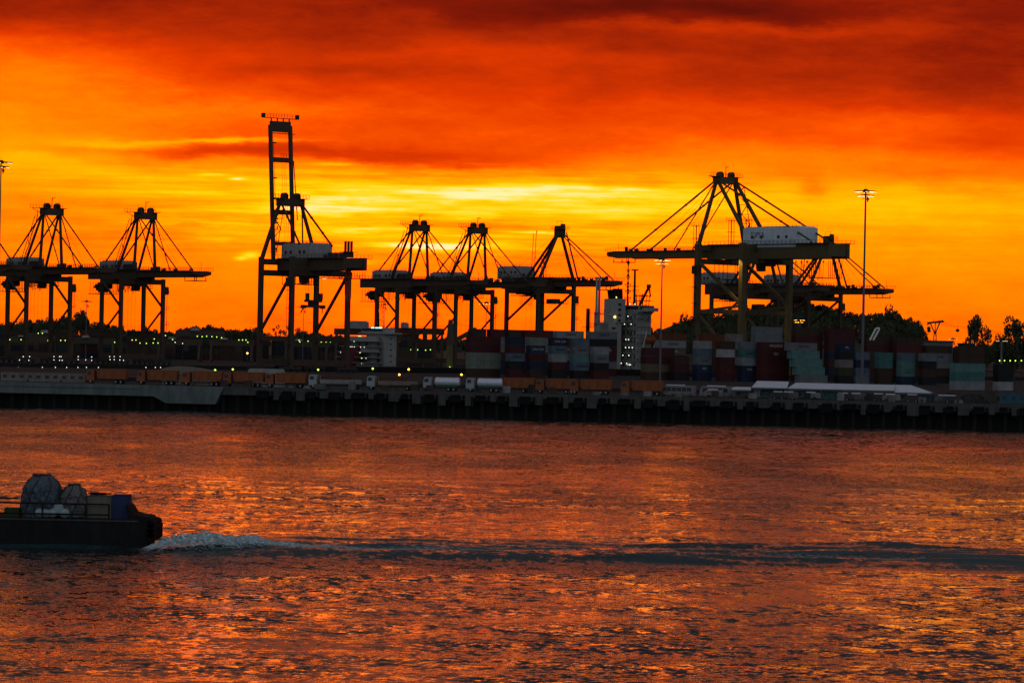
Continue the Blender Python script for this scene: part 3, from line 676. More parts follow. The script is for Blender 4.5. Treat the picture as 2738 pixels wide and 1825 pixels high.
big = make_crane('quay_crane', 'tallest crane on the right with lettered white machinery house and boom pointing left', (cx, 1257, DECK), ANG_L, -1, B)
yl = [('portal', -12.65, -11.3)]
for i, (u, w) in enumerate(((-12.65, 11.3 - 1.9),)):
    sp_ = bpy.data.lights.new('leg_lamp', 'SPOT'); sp_.energy = 9000; sp_.color = (1, .62, .12); sp_.spot_size = R(70); sp_.spot_blend = .7
# warm lamp washing the upper part of the landward leg
cr_, sr_ = math.cos(ANG_L), math.sin(ANG_L)
def Lp(u, w, z): y = -w; return (cx + u * cr_ - y * sr_, 1257 + u * sr_ + y * cr_, DECK + z)
lo_ = bpy.data.objects.new('leg_lamp', sp_); COL.objects.link(lo_); lo_.location = Lp(-10.5, -15.5, 45.0)
lo_.rotation_euler = (Vector(Lp(-12.6, -11.3, 36)) - Vector(lo_.location)).to_track_quat('-Z', 'Y').to_euler()
def text(body, size, m, parent, loc, rot, ext=.02, name='lettering'):
    cu = bpy.data.curves.new(name, 'FONT'); cu.body = body; cu.size = size; cu.extrude = ext; cu.materials.append(m); cu.align_x = 'CENTER'; cu.align_y = 'CENTER'
    t_ = bpy.data.objects.new('t', cu); me = bpy.data.meshes.new_from_object(t_); me.name = name; bpy.data.objects.remove(t_); me.materials.clear(); me.materials.append(m)
    o = bpy.data.objects.new(name, me); COL.objects.link(o); o.parent = parent; o.location = loc; o.rotation_euler = rot; return o
navy = mat('navy_letters', (.09, .12, .17), .6)
hs = [c for c in big.children if c.name.startswith('machinery_house')][0]
text('PSA', 3.0, navy, hs, (-15.0, 5.36, 52.0), (R(90), 0, R(180)), .04)
em = MB()
for i in range(14):
    a, b2 = math.pi * 2 * i / 14, math.pi * 2 * (i + .8) / 14; em.beam((-11.2 + 1.2 * math.cos(a), 5.36, 52.0 + 1.2 * math.sin(a)), (-11.2 + 1.2 * math.cos(b2), 5.36, 52.0 + 1.2 * math.sin(b2)), .25, .1)
em.beam((-12.2, 5.36, 50.8), (-10.0, 5.36, 53.3), .3, .1); em.build('emblem', navy, hs)
C3 = dict(B, legtop=38.2, G=19.0, W=22.3, zb=33.8, zt=38.0, lw=1.45, zp=11, zk=13, brace=1, kick=False, loww=False, bw=.8, gw=4.0, ur=-30, uh=9.8, ut=11, raised=83.0, steel=steel,
          apex=(9.5, 4.0, 57.0), mast=[(9.5, 10.8, 38, 9.5, 4.2, 1.05), (9.5, -10.8, 38, 9.5, -4.2, 1.15), (9.0, 4.6, 38, 9.5, 4.0, .7), (-1, -4.2, 38, 9, -4.0, 1.0)],
          stays=[(-10, 4.2, 42, 9.5, 4.0, .5, 'backstay'), (-3.5, -4.2, 42, 9.5, -4.0, .5, 'backstay')], ropes=[(-20, 1, 38, 9.5, 0), (-8, 0, 42, 9.5, 0)],
          mstair=(7, -8, 40, 9, -4.2, 55), towers=[], house=(-9.5, 7.6, 4.5, 36.8, 43), hmat=houseD, boxes='rear', trolley=-4, festoon=[(-22, -18, 6, 8.5, 4.0)],
          cage=[(-29, -14, 4.6, 31.2, 33.4, 1.4), (-2, 7, 4.2, 29.2, 33.5, 1.0)], stair=(-1, -1), spreader=(-5.5, 21.5, 7.6), lamps=[(-6, 4, 31.4, L_wht)])
C3['mast'] = C3['mast'][:2] + [(9.2, 5.3, 38, 9.5, 4.6, .45)]
c3 = make_crane('quay_crane', 'container crane with its twin-girder boom raised upright, a spreader hanging between its legs', ((811 - 1369) / F * 1141, 1141, DECK), ANG_L, -1, C3)
MB().box(-26.6, -25.0, -1.6, 1.6, 38.0, 39.8).build('winch_base', darkst, c3)
wn = MB()
for w in (-1.2, 0, 1.2): wn.tube((-25.8, w, 39.8), (-25.8, w, 43.4), .45, n=8)
wn.box(-27.6, -24, -2.6, 2.6, 39.8, 39.95); wn.build('winch', darkst, c3)

# ------------------------------------------------------------------ shipping containers
PAL = {'teal': (.07, .20, .19), 'pale teal': (.13, .27, .25), 'grey': (.19, .20, .21), 'light grey': (.30, .31, .31), 'pink-grey': (.24, .19, .18), 'white': (.42, .42, .42), 'blue-grey': (.12, .17, .22), 'navy': (.016, .026, .060),
       'dark blue': (.022, .04, .085), 'maroon': (.085, .014, .018), 'dark red': (.11, .018, .014), 'brown': (.07, .035, .02), 'rust orange': (.17, .045, .015), 'black': (.016, .016, .018), 'dark green': (.02, .05, .035),
       'tan': (.17, .12, .07), 'pale green': (.22, .26, .21), 'olive brown': (.06, .05, .025)}
CM = {}
def cmat(c):
    if c not in CM: CM[c] = mat('container_' + c.replace(' ', '_').replace('-', '_'), tuple(v * .62 for v in PAL[c]), .6, .35, .5)
    return CM[c]
CB = {}
def cont_mesh(L):
    if L in CB: return CB[L]
    W, H = 1.22, 2.59; k = MB(); h = L / 2
    for x in (-h + .08, h - .08):
        for y in (-W + .07, W - .07): k.box(x - .08, x + .08, y - .07, y + .07, 0, H)
    for z0, z1 in ((0, .16), (H - .12, H)):
        for y in (-W + .06, W - .06): k.box(-h + .16, h - .16, y - .055, y + .055, z0, z1)
        for x in (-h + .08, h - .08): k.box(x - .07, x + .07, -W + .14, W - .14, z0, z1)
    n = int(L / .55)
    for i in range(n):                       # corrugated side walls
        a = -h + .16 + (L - .32) * i / n; st = (L - .32) / n
        k.box(a + st * .12, a + st * .62, -W + .03, W - .03, .16, H - .12)
    k.box(-h + .15, h - .15, -W + .09, W - .09, .1, H - .05)
    d = MB()
    for s_ in (-1, 1):
        d.box(-h - .01, -h + .05, min(s_ * .02, s_ * (W - .14)), max(s_ * .02, s_ * (W - .14)), .17, H - .13)
        for q in (.3, .85): d.tube((-h - .06, s_ * q, .2), (-h - .06, s_ * q, H - .2), .03, n=5)
    CB[L] = (k.mesh('container_body', None), d.mesh('door', None)); 
    for m_ in CB[L]: m_.materials.append(cmat('grey'))
    return CB[L]
def put(me, name, m, parent, loc=(0, 0, 0)):
    o = bpy.data.objects.new(name, me); COL.objects.link(o); o.parent = parent; o.location = loc
    o.material_slots[0].link = 'OBJECT'; o.material_slots[0].material = m; return o
white_l = mat('white_letters', (.40, .40, .38), .7); dark_l = mat('dark_letters', (.02, .03, .05), .7)
TX = {}
NC = 0
def container(c, L, pos, label, group, word=None, rz=None):
    global NC; NC += 1
    a, d = cont_mesh(L); r = empty('shipping_container', pos, ANG_R if rz is None else rz, label=label, cat='container', group=group)
    put(a, 'body', cmat(c), r); put(d, 'door', cmat(c), r)
    if word:
        bright = sum(PAL[c]) > .4; size = 1.25 if L > 9 else 1.0
        key = (word, size)
        if key not in TX:
            o = text(word, size, white_l, None, (0, 0, 0), (0, 0, 0), .01); TX[key] = o.data; bpy.data.objects.remove(o)
            if TX[key].materials: pass
        t = put(TX[key], 'lettering', dark_l if bright else white_l, r, (L * .02, -1.235, 1.35)); t.rotation_euler = (R(90), 0, 0)
    return r
def stack(px, Y, cols, L, where, z0=DECK, words={}, grp='shipping containers in stacks', first=1, dx=0, n0=1):
    """px: where the left end of the stack's side shows; tiers bottom to top"""
    h = L / 2; X0 = (px - 1369) / F * Y
    # left end corner nearest the lens lies at (-h, -1.22) in the container's own axes
    ca, sa = math.cos(ANG_R), math.sin(ANG_R)
    ox = h * ca - 1.22 * sa; oy = h * sa + 1.22 * ca
    tot = len(cols)
    for i, c in enumerate(cols):
        if c is None: continue
        tn = {0: 'bottom', tot - 1: 'top'}.get(i, ordn(i + 1) + ' up') if tot > 1 else 'single'
        container(c, L, (X0 + ox + dx * i, Y + oy, z0 + i * 2.62), f'{c} container, {tn} in {where}', grp, words.get(i))
T20, T40 = 6.06, 12.19
lw = 'the {} front-row stack from the left'
FR = [ # px, Y, L, tiers bottom to top, words
 (1258, 1100, T40, ['brown', 'pale green', 'pale green', 'maroon', 'maroon'], {}),
 (1364, 1100, T20, ['maroon', 'black', 'blue-grey', 'maroon', 'navy'], {2: 'MAERSK'}),
 (1419, 1102, T20, ['brown', 'navy', 'maroon', 'dark blue', 'pale green'], {3: 'CMA CGM'}),
 (1478, 1104, T20, ['black', 'maroon', 'light grey', 'blue-grey', 'navy'], {4: 'CMA CGM', 3: 'MAERSK'}),
 (1537, 1106, T20, ['black', 'blue-grey', 'pale teal', 'grey', 'blue-grey'], {1: 'SAFMARINE', 3: 'MAERSK'}),
 (1590, 1108, T20, ['dark red', 'black', 'grey', 'light grey'], {2: 'MAERSK'}),
 (1727, 1108, T40, ['brown', 'tan', 'maroon', 'maroon'], {}),
 (1806, 1110, T20, ['black', 'maroon', 'brown'], {}),
 (1866, 1112, T20, ['navy', 'dark blue', 'grey', 'blue-grey', 'light grey'], {1: 'MSC', 2: 'K LINE'}),
 (1928, 1112, T20, ['maroon', 'dark red', 'maroon', 'white', 'brown'], {}),
 (1986, 1114, T20, ['navy', 'navy', 'light grey', 'teal', 'grey'], {1: 'CMA', 3: 'HANJIN'}),
 (2036, 1114, T40, ['maroon', 'dark red', 'maroon', 'maroon', 'maroon'], {3: 'TEX', 4: 'HYUNDAI'}),
 (2140, 1112, T40, ['grey', 'pale teal', 'pale teal', 'pale teal', 'grey'], {4: 'MAERSK'}),
 (2246, 1118, T20, ['black', 'olive brown', 'pink-grey', 'black', 'navy'], {4: 'APL'}),
 (2290, 1122, T20, ['grey', 'blue-grey', 'navy', 'blue-grey'], {1: 'K LINE'}),
 (2352, 1124, T20, ['brown', 'brown', 'teal', 'teal'], {}),
 (2412, 1126, T20, ['dark blue', 'pale teal', 'pale teal', 'blue-grey'], {1: 'CMA'}),
 (2470, 1126, T20, ['black', 'brown', 'black', 'grey'], {}),
]
for i, (px, Y, L, c, w) in enumerate(FR): stack(px, Y, c, L, f'the {ordn(i + 1)} front-row stack from the left', words=w, dx=-.0 if i != 12 else -.9)
BR = [ # deck cargo of the ship and rows behind, px, Y, L, base height, tiers, words
 (1262, 1180, T20, 13.5, ['brown', 'grey', 'grey', 'brown'], {}), (1312, 1184, T20, 13.5, ['brown', 'pink-grey', 'grey', 'maroon'], {}),
 (1362, 1188, T20, 13.5, ['maroon', 'teal', 'blue-grey', 'olive brown'], {}), (1404, 1190, T40, 13.5, ['brown', 'pink-grey', 'pink-grey', 'dark red'], {}),
 (1488, 1200, T40, 13.5, ['grey', 'rust orange', 'brown', 'light grey'], {3: 'MAERSK', 1: 'HAMBURG SUD'}), (1578, 1204, T40, 13.5, ['maroon', 'maroon', 'black', 'grey'], {3: 'MAERSK', 1: 'CARL LINES'}),
 (1764, 1210, T40, 10.5, ['black', 'black', 'tan', 'light grey', 'rust orange'], {2: 'MAERSK', 3: 'MAERSK', 1: 'WAN HAI'}), 
 (1880, 1225, T40, 13, ['brown', 'olive brown', 'rust orange', 'rust orange'], {}), (1950, 1160, T20, 14, ['olive brown', 'grey', 'pink-grey'], {}),
 (2020, 1165, T40, 14, ['olive brown', 'black', 'grey', 'grey'], {}), (2128, 1170, T40, 14, ['maroon', 'maroon', 'maroon', 'brown'], {}), (2216, 1174, T40, 14, ['navy', 'maroon', 'maroon', 'maroon'], {}),
 (2318, 1180, T40, 14, ['brown', 'maroon', 'brown'], {}), (2398, 1184, T40, 14, ['brown', 'dark red', 'brown'], {}),
 (2478, 1190, T40, 8, ['black', 'brown', 'grey', 'grey', 'brown'], {3: 'K LINE'}), (2566, 1194, T40, 8, ['black', 'brown', 'olive brown', 'brown', 'brown'], {})]
for i, (px, Y, L, z0, c, w) in enumerate(BR):
    base = int(round((z0 - DECK) / 2.62)); fill = [random.choice(['black', 'brown', 'maroon', 'grey', 'navy']) for _ in range(base)]
    stack(px, Y, fill + c, L, f'the {ordn(i + 1)} second-row stack from the left', words={k_ + base: v_ for k_, v_ in w.items()})
NEAR = [(2556, 1005, T40, ['light grey', 'teal', 'pale teal'], {}), (2672, 1012, T20, ['white', 'black', 'black'], {})]
for i, (px, Y, L, c, w) in enumerate(NEAR): stack(px, Y, c, L, ('the teal stack by the right edge', 'the black stack against the right edge')[i], words=w)
FAR = [(k_ * 64 - 40 + random.uniform(-8, 8), 1560 + random.uniform(-20, 60)) for k_ in range(19)]
FC = ['olive brown', 'brown', 'black', 'maroon', 'black', 'dark green', 'brown', 'black', 'black', 'navy']
for i, (px, Y) in enumerate(FAR):
    n = random.choice([3, 4, 4, 5])
    stack(px, Y, [random.choice(FC) for _ in range(n)], T40, f'the {ordn(i + 1)} far-yard stack from the left')
print('containers', NC)
# ------------------------------------------------------------------ ships
def ship(name, label, px, Y, big):
    r = empty(name, ((px - 1369) / F * Y, Y, 0), ANG_R, label=label, cat='ship')
    if not big: r.scale = (1, 1, .80)
    if big:
        hb = 15.5; k = MB()
        k.prism([(-150, 8.5), (-146, -2), (88, -2), (97, 3), (104, 10.5), (96, 10.5), (90, 9.0)], -hb, hb).build('hull', hullm, r)
        a = MB()   # accommodation block : x along the ship, y across (negative faces the lens)
        a.box(-3.5, 3.5, -8.5, 6, 9.0, 30.5)
        for z in (12, 15, 18, 21, 24, 27, 30): a.box(-4.6, 3.7, -8.8, 6.2, z - .1, z + .12)
        h = a.build('accommodation', shipw, r)
        for z in range(9, 30, 3):
            for y in (-7.4, -5.4, -3.2, -1, 1.4, 3.8): MB().box(-3.56, -3.4, y - .4, y + .4, z + 1.2, z + 2.1).build('window', glassd, h)
        dr_ = MB()
        for z in (12, 15, 18, 21, 24, 27, 30): dr_.rail((-4.5, -8.7, z + .1), (-4.5, 6.1, z + .1), 1.1, 1.4, .09).rail((-4.5, -8.7, z + .1), (3.6, -8.7, z + .1), 1.1, 1.4, .09)
        for i_, z in enumerate((9, 12, 15, 18, 21, 24, 27)): dr_.beam((-4.2, (-7, -3)[i_ % 2], z), (-4.2, (-3, -7)[i_ % 2], z + 3), .35, .12)
        dr_.build('deck_railing', darkst, h)
        b_ = MB().box(-3.5, 4, -9.6, 8, 30.5, 33.2); b_.box(-2, 3, -13.4, -9.6, 30.9, 32.3); b_.hexa([(0, -13, 30.9), (1, -13, 30.9), (1, -8, 26.4), (0, -8, 26.4), (0, -13.3, 31.0), (1, -13.3, 31.0), (1, -8, 27.6), (0, -8, 27.6)])
        bd = b_.build('bridge', shipw, r); MB().box(-3.6, -3.4, -9.2, 7.6, 31.6, 32.8).build('bridge_window', glassd, bd)
        MB().box(-3, 3.6, -9.64, -9.58, 31.8, 32.8).build('bridge_window', glassd, bd)
        rr = MB(); rr.rail((-1.9, -13.3, 32.3), (-1.9, -9.6, 32.3), 1.1, .9, .1).rail((-3, -9, 33.2), (-3, 7, 33.2), 1.2, 1.2, .1)
        for z in (34.8, 36.6): rr.box(-1.5, 3, -9, -3.5, z, z + .3)
        for y in (-8.6, -7, -5, -3.8): rr.beam((-1, y, 33.2), (-1, y, 37.6), .25); rr.beam((2, y, 33.2), (2, y - .6, 37.4), .2)
        rr.build('monkey_island', hullm, bd)
        m_ = MB(); m_.tube((0, 1.6, 33), (0, 1.6, 51), .4, .15, 6)
        for z, w in ((36, 1.9), (38.5, 1.5), (41, 1.7), (44, 1.0), (46.5, .8), (49, .5)): m_.box(-.3, .3, 1.6 - w, 1.6 + w, z, z + .3); m_.beam((0, 1.6 - w, z), (0, 1.6, z - 1.3), .16); m_.beam((0, 1.6 + w, z), (0, 1.6, z - 1.3), .16)
        for z in (38.8, 41.3, 44.3, 49.3): m_.ball((0, 1.6, z + .4), .5)
        m_.build('radar_mast', hullm, r)
        m2 = MB(); m2.tube((2, 0, 33.6), (2, 0, 46.6), .55, .4, 6); m2.box(1, 3, -1, 1, 46.4, 46.9); m2.box(1.6, 2.4, -2.2, 4.2, 40.3, 40.6); m2.rail((1.6, -3, 38), (1.6, 3, 38), 1.2, 1.2, .12); m2.build('signal_mast', hullm, r)
        f = MB().box(-12.5, -6.5, -3, 4, 9, 26.5); f.box(-9.5, -5.0, -3.5, 4.0, 26.5, 35.5)
        fu = f.build('funnel', shipw, r); fp = MB()
        for x in (-8.8, -7.4, -5.9):
            fp.tube((x, -1.8, 35.5), (x - .4, -1.8, 39.3), .7, .85, 8); fp.tube((x, 1.5, 35.5), (x - .4, 1.5, 38.6), .6, .75, 8)
        fp.build('exhaust_pipe', hullm, fu)
        lv = MB()
        for z in range(27, 34, 2): lv.box(-8.6, -7.4, -3.75, -3.48, z * 1.0, z + .8)
        for z in range(10, 26, 2): lv.box(-11, -9.4, -3.15, -2.98, z * 1.0, z + .7)
        lv.build('louvre', glassd, fu)
        lb_ = MB().ball((1.5, -11.0, 20.2), 2.9, 1.3, 1.4, 10); lb_.box(.2, 3.0, -11.6, -10.4, 21.0, 22.2); lb_.build('lifeboat', orangep, r)
        dv = MB().box(-1.5, 4.2, -12.2, -8.9, 12.2, 14.8); dv.beam((-1.2, -9, 15), (-1.2, -11.8, 23.4), .3); dv.beam((4, -9, 15), (4, -11.8, 23.4), .3); dv.build('davit', whitep, r)
        c = MB(); c.box(-29, -27.4, -2, -.2, 9, 30.0); c.tube((-28.2, -.5, 30), (-28.2, -.5, 43), .5, .42, 8); c.tube((-26.9, -.5, 30), (-26.9, -.5, 43), .5, .42, 8); c.box(-28.8, -26.4, -1.2, .2, 42.6, 43.4)
        for z in (22, 26, 30): c.box(-30.6, -25, -2.4, .4, z, z + .2); c.rail((-30.6, -2.4, z), (-25, -2.4, z), 1.2, 1.1, .12)
        c.tube((-27, -.5, 29.5), (-13, -.5, 29.8), .25, n=6); c.v = [(x * 1.0 + 11.5, y, z) for x, y, z in c.v]; c.build('hose_crane', shipw, r)
        c = MB().tube((-41, -6, 9), (-41, -6, 31.5), .8, .7, 8)
        for z in (20, 24.5, 15.5): c.box(-42.6, -39.4, -7.4, -4.6, z, z + .2); c.rail((-42.6, -7.4, z), (-39.4, -7.4, z), 1.2, .8, .12)
        c.ladder((-41, -7, 10), (-41, -7, 31), .7, (1, 0, 0), .9, .12); c.v = [(x + 16, y, z) for x, y, z in c.v]; c.build('foremast', hullm, r)
        j = MB().beam((3, -2, 33.2), (3, -7.4, 40.4), .6, .8); j.beam((3, -7.4, 40.4), (3, -8.4, 36.5), .45); j.box(2.5, 3.5, -8.0, -6.6, 39.8, 41.2); j.build('stores_crane', hullm, r)
        for z, ys_ in ((29.0, (-5, 1)), (26.0, (-7, -3, 4)), (20.2, (-5.6, -4.0)), (17.2, (-8, -6.0, -3.9, 3)), (14.2, (-6, -2.4)), (11.2, (-4.8, -1.5, 3.4)), (33.6, (-9, -6, -2, 3))):
            for y in ys_: MB().ball((-5.0, y, z), .2).build('deck_lamp', L_wht, r)
        MB().ball((-10.2, -3.6, 28.6), .5).build('deck_lamp', L_wrm, r); MB().ball((-9.8, -3.8, 36.0), .25).build('deck_lamp', L_wrm, r)
        MB().box(-3.7, -3.55, -5.6, -3.4, 10.6, 10.85).build('deck_lamp', L_wht, r)
    else:
        k = MB().prism([(-70, 7), (-68, -2), (46, -2), (54, 8.8), (44, 7.6)], -11, 11).build('hull', hullm, r)
        a = MB().box(-3, 2.6, -8.5, 4, 7.5, 25.6); a.box(-4.0, 3.5, -10.5, 8, 25.6, 26.2); a.box(-3, 2.4, -7.5, 7.5, 26.2, 28.6)
        for i, z in enumerate((9, 11.6, 14.2, 16.8, 19.4, 22.0)):
            o_ = max(0, 4.2 - i * .9); a.box(-11 - o_, -4, -8, 10, z - .12, z + .12); a.box(-9.5 - o_ * .7, -4, -6.5, 9, z, z + 2.2) if i in (0, 3, 5) else a.box(-7, -4, -5, 9, z, z + 2.3)
        h = a.build('accommodation', shipw, r)
        for z in (9.5, 12, 14.8, 17.6, 20.4, 23.0):
            MB().box(-.4, .4, -8.56, -8.45, z, z + .6).build('porthole', glassd, h)
        for z, ys_ in ((14.4, (-4, 0, 4)), (19.6, (-3, 2)), (22.2, (-5, 4))):
            for y in ys_: MB().box(-9.6, -9.4, y, y + 1.8, z + .2, z + 1.5).build('window', glassd, h) if z < 18 else MB().box(-7.1, -6.9, y, y + 1.6, z + .4, z + 1.6).build('window', glassd, h)
        MB().box(-3.2, -2.98, -7, 7, 27.0, 28.2).build('bridge_window', glassd, h)
        for y in (-6.8, -4.4, -1.6): MB().box(-3.35, -3.22, y, y + 1.9, 28.25, 28.8).build('deck_lamp', mat('lamp_mint', (.5, 1, .8), .5, 0, 1, 0, (.5, 1, .78), 1.6), r)
        m_ = MB().tube((0, 0, 29), (0, 0, 36), .3, .15, 6); m_.box(-.3, .3, -2, 2, 32, 32.3); m_.build('radar_mast', hullm, r)
        MB().box(-15, -10.5, -3, 3.5, 7.5, 19).build('funnel', maroonm, r)
        for z, ys_ in ((8.8, (-9, -6.5, -4.8, -3, 1, 4)), (11.2, (-6, 4, 8)), (13.8, (-7.6, -6.4, -5, -1, 4)), (16.4, (-6, -3.4, 0, 3, 5, 7)), (19.1, (-8, -6.8, -3, -1, 1)), (21.7, (-3.4,)), (24.3, (-9, -4, -2))):
            for y in ys_: MB().ball((-10.6 - random.random() * 4, y, z), .17).build('deck_lamp', L_wht if random.random() > .2 else L_grn, r)
        for x in (30, 18):
            pass
    return r
maroonm = mat('maroon_funnel', (.10, .015, .02), .6)
shipB = ship('container_ship', 'large container ship with grey-white bridge tower behind the containers', 1683, 1296, True)
shipA = ship('feeder_ship', 'smaller ship with lit white superstructure behind the parked lorries', 1012, 1322, False)
# deck crane between the ships
def jib_crane(px, Y, label):
    r = empty('deck_crane', ((px - 1369) / F * Y, Y, 0), 0, label=label, cat='crane')
    olive = mat('olive_paint', (.10, .085, .03), .7)
    MB().box(-1.2, 1.2, -1.2, 1.2, 0, 17).build('pedestal', olive, r)
    MB().hexa([(-1.5, -1.4, 17), (1.9, -1.4, 17), (1.9, 1.4, 17), (-1.5, 1.4, 17), (-.7, -.9, 26.4), (.9, -.9, 26.4), (.9, .9, 26.4), (-.7, .9, 26.4)]).build('tower', steel, r)
    j = MB().beam((1.4, 0, 18.6), (9.4, 0, 23.2), .7, 1.0); j.beam((1.4, 0, 18.0), (9.2, 0, 21.8), .5, .9); j.box(8.2, 10.0, -.7, .7, 21.8, 23.6); j.beam((-.6, 0, 20), (-3.6, 0, 17.2), .8); j.build('jib', steel, r)
    h = MB().tube((8.9, 0, 18.4), (8.9, 0, 22.5), .05, n=4); h.ball((8.9, 0, 18.0), 1.0, .6, .45); h.tube((8.9, 0, 17.0), (8.9, 0, 17.8), .12, n=5); h.build('hook_block', darkst, r)
    w = MB()
    for z in (25.8, 24.8): w.tube((.3, 0, z), (9.2, 0, 23.4), .05, n=4)
    w.build('rope', cable, r); MB().ball((.2, -1.6, 8.2), .45).build('lamp', L_grn, r); MB().box(2.2, 4.6, -1, 1, 14.0, 16).build('winch_house', darkst, r)
    return r
jib_crane(1203, 1290, 'deck crane with raised jib and hook between the two ships')
#@@TRUCKS

# ------------------------------------------------------------------ lorries on the wharf
ANG_W = math.atan2(-41, 248)
def wheel(x, y, r=.52, parent=None):
    o = MB().tube((x, y - .17, r), (x, y + .17, r), r, n=14).build('wheel', rubber, parent)
    MB().tube((x, y - .19, r), (x, y + .19, r), r * .45, n=10).build('rim', houseD, o); return o
def lorry(kind, L, label, colr, cabc, px, Y=None, group=None, z=QZ):
    """cab at the left end (x = 0), body reaching to x = L"""
    y0 = Y or edge_y(GX(px, 1040, 845)) + 7
    x0 = (px - 1369) / F * y0
    r = empty({'tip': 'dump_truck', 'tank': 'tanker_truck', 'drop': 'dropside_truck'}[kind], (x0, y0, z), ANG_W, label=label, cat='truck', group=group); r.scale = (1, 1, 1.12)
    c = MB(); c.prism([(.0, .75), (.0, 1.9), (.18, 2.95), (.45, 3.1), (2.05, 3.1), (2.05, .75)], -1.2, 1.2); cb = c.build('cab', cabc, r)
    for s_ in (-1, 1):
        MB().prism([(.28, 2.0), (.38, 2.75), (1.3, 2.75), (1.3, 2.0)], min(s_ * 1.18, s_ * 1.225), max(s_ * 1.18, s_ * 1.225)).build('side_window', glassd, cb)
    MB().hexa([(-.03, -1.05, 1.95), (.1, -1.05, 1.95), (.1, 1.05, 1.95), (-.03, 1.05, 1.95), (.13, -1.05, 2.85), (.25, -1.05, 2.85), (.25, 1.05, 2.85), (.13, 1.05, 2.85)]).build('windscreen', glassd, cb)
    MB().box(-.12, .1, -1.2, 1.2, .45, .9).build('bumper', darkst, r)
    for s_ in (-1, 1): MB().box(-.14, -.05, s_ * .95 - .18, s_ * .95 + .18, .8, 1.05).build('headlight', glassd, r)
    MB().box(.3, L, -.5, .5, .62, .92).build('chassis', darkst, r)
    b0 = 2.9
    if kind == 'tip':
        b = MB(); b.hexa([(b0, -1.2, 1.15), (L, -1.2, 1.15), (L, 1.2, 1.15), (b0, 1.2, 1.15), (b0 - .2, -1.25, 3.25), (L + .1, -1.25, 3.25), (L + .1, 1.25, 3.25), (b0 - .2, 1.25, 3.25)])
        for i in range(7): x = b0 + .3 + (L - b0 - .6) * i / 6; b.box(x, x + .14, -1.3, 1.3, 1.2, 3.2)
        b.box(b0 - .25, L + .1, -1.3, 1.3, 3.15, 3.32); b.build('tipper_body', colr, r)
    elif kind == 'tank':
        b = MB(); m = 20
        pts = [(1.22 * math.cos(2 * math.pi * i / m), 2.15 + 1.0 * math.sin(2 * math.pi * i / m)) for i in range(m)]
        n = len(b.v); xs_ = [(b0 - .1, .8), (b0 + .25, 1), (L - .35, 1), (L, .8)]
        for x, k in xs_: b.v += [(x, p[0] * k, 2.15 + (p[1] - 2.15) * k) for p in pts]
        for a in range(3):
            for i in range(m): j = (i + 1) % m; b.f.append((n + a*m + i, n + a*m + j, n + (a+1)*m + j, n + (a+1)*m + i))
        b.f += [tuple(n + i for i in range(m)), tuple(n + 3*m + i for i in reversed(range(m)))]
        t_ = b.build('tank', colr, r); MB().box(b0 + .6, L - .8, -.35, .35, 3.1, 3.25).build('catwalk', darkst, t_)
        MB().box(b0 + .4, L - .6, -1.15, 1.15, 1.0, 1.45).build('saddle', mat('green_paint', (.02, .07, .05), .7), r)
    else:
        b = MB().box(b0, L, -1.22, 1.22, 1.15, 1.3); b.box(b0, L, -1.27, -1.2, 1.3, 2.1); b.box(b0, L, 1.2, 1.27, 1.3, 2.1); b.box(L - .07, L, -1.2, 1.2, 1.3, 2.1); b.box(b0, b0 + .08, -1.2, 1.2, 1.3, 2.9)
        b.build('dropside_body', colr, r); q = MB()
        q.box(b0 + .4, L - 3, -1.0, 1.0, 1.31, 2.9); q.build('load', mat('load_brown', (.09, .035, .02), .9, .4), r)
    for x in (1.15, L - 2.6, L - 1.3):
        for s_ in (-1, 1): wheel(x, s_ * 1.02, parent=r)
    return r
orows = [(236, 'facing left', 'leftmost orange dump truck, at the end of the orange row'), (371, '', 'orange dump truck second from the left'), (491, '', 'orange dump truck third from the left'),
         (601, '', 'orange dump truck fourth from the left'), (714, '', 'orange dump truck directly left of the white-cabbed lorry')]
first = None
for px, _, lb in orows:
    if first is None: first = lorry('tip', 10.2, lb, orangep, orangep, px, group='orange dump trucks along the wharf'); continue
    y0 = edge_y(GX(px, 1040, 845)) + 7; c = copy_tree(first); c.location = ((px - 1369) / F * y0, y0, QZ); c['label'] = lb
for px, lb in ((1350 - 28, 'orange dump truck directly right of the tanker trucks'), (1436, 'orange dump truck second right of the tanker trucks'), (1528, 'orange dump truck third right of the tanker trucks'), (1664, 'orange dump truck nearest the white minibuses')):
    y0 = edge_y(GX(px, 1040, 845)) + 9; c = copy_tree(first); c.location = ((px - 1369) / F * y0, y0, QZ); c['label'] = lb
cabw = mat('cab_white', (.26, .29, .30), .6, .25)
lorry('drop', 13.2, 'white-cabbed dropside lorry left of the smaller ship', mat('side_pinkish', (.22, .20, .20), .8, .3), cabw, 830, group='white-cabbed lorries')
lorry('drop', 12.8, 'white-cabbed dropside lorry directly left of the first tanker', mat('side_beige', (.17, .14, .11), .8, .3), cabw, 985, group='white-cabbed lorries')
lorry('tank', 8.9, 'tanker truck with pale tank, the left one of two', tanks, cabw, 1136, group='pale tanker trucks')
lorry('tank', 8.9, 'tanker truck with pale tank, the right one of two', tanks, cabw, 1250, group='pale tanker trucks')
sk = MB().hexa([(0, -.9, 0), (2.4, -.9, 0), (2.4, .9, 0), (0, .9, 0), (-.2, -1, 1.25), (2.6, -1, 1.25), (2.6, 1, 1.25), (-.2, 1, 1.25)])
for i in range(4): sk.box(.2 + i * .6, .32 + i * .6, -1.08, 1.08, .1, 1.2)
o = sk.build('skip', mat('skip_olive', (.10, .105, .07), .8, .3)); o.location = P(842, 1039, 836) * 1; o.location.z = QZ; tag(o, 'small ribbed olive skip on the quay in front of the white-cabbed lorry', 'skip')
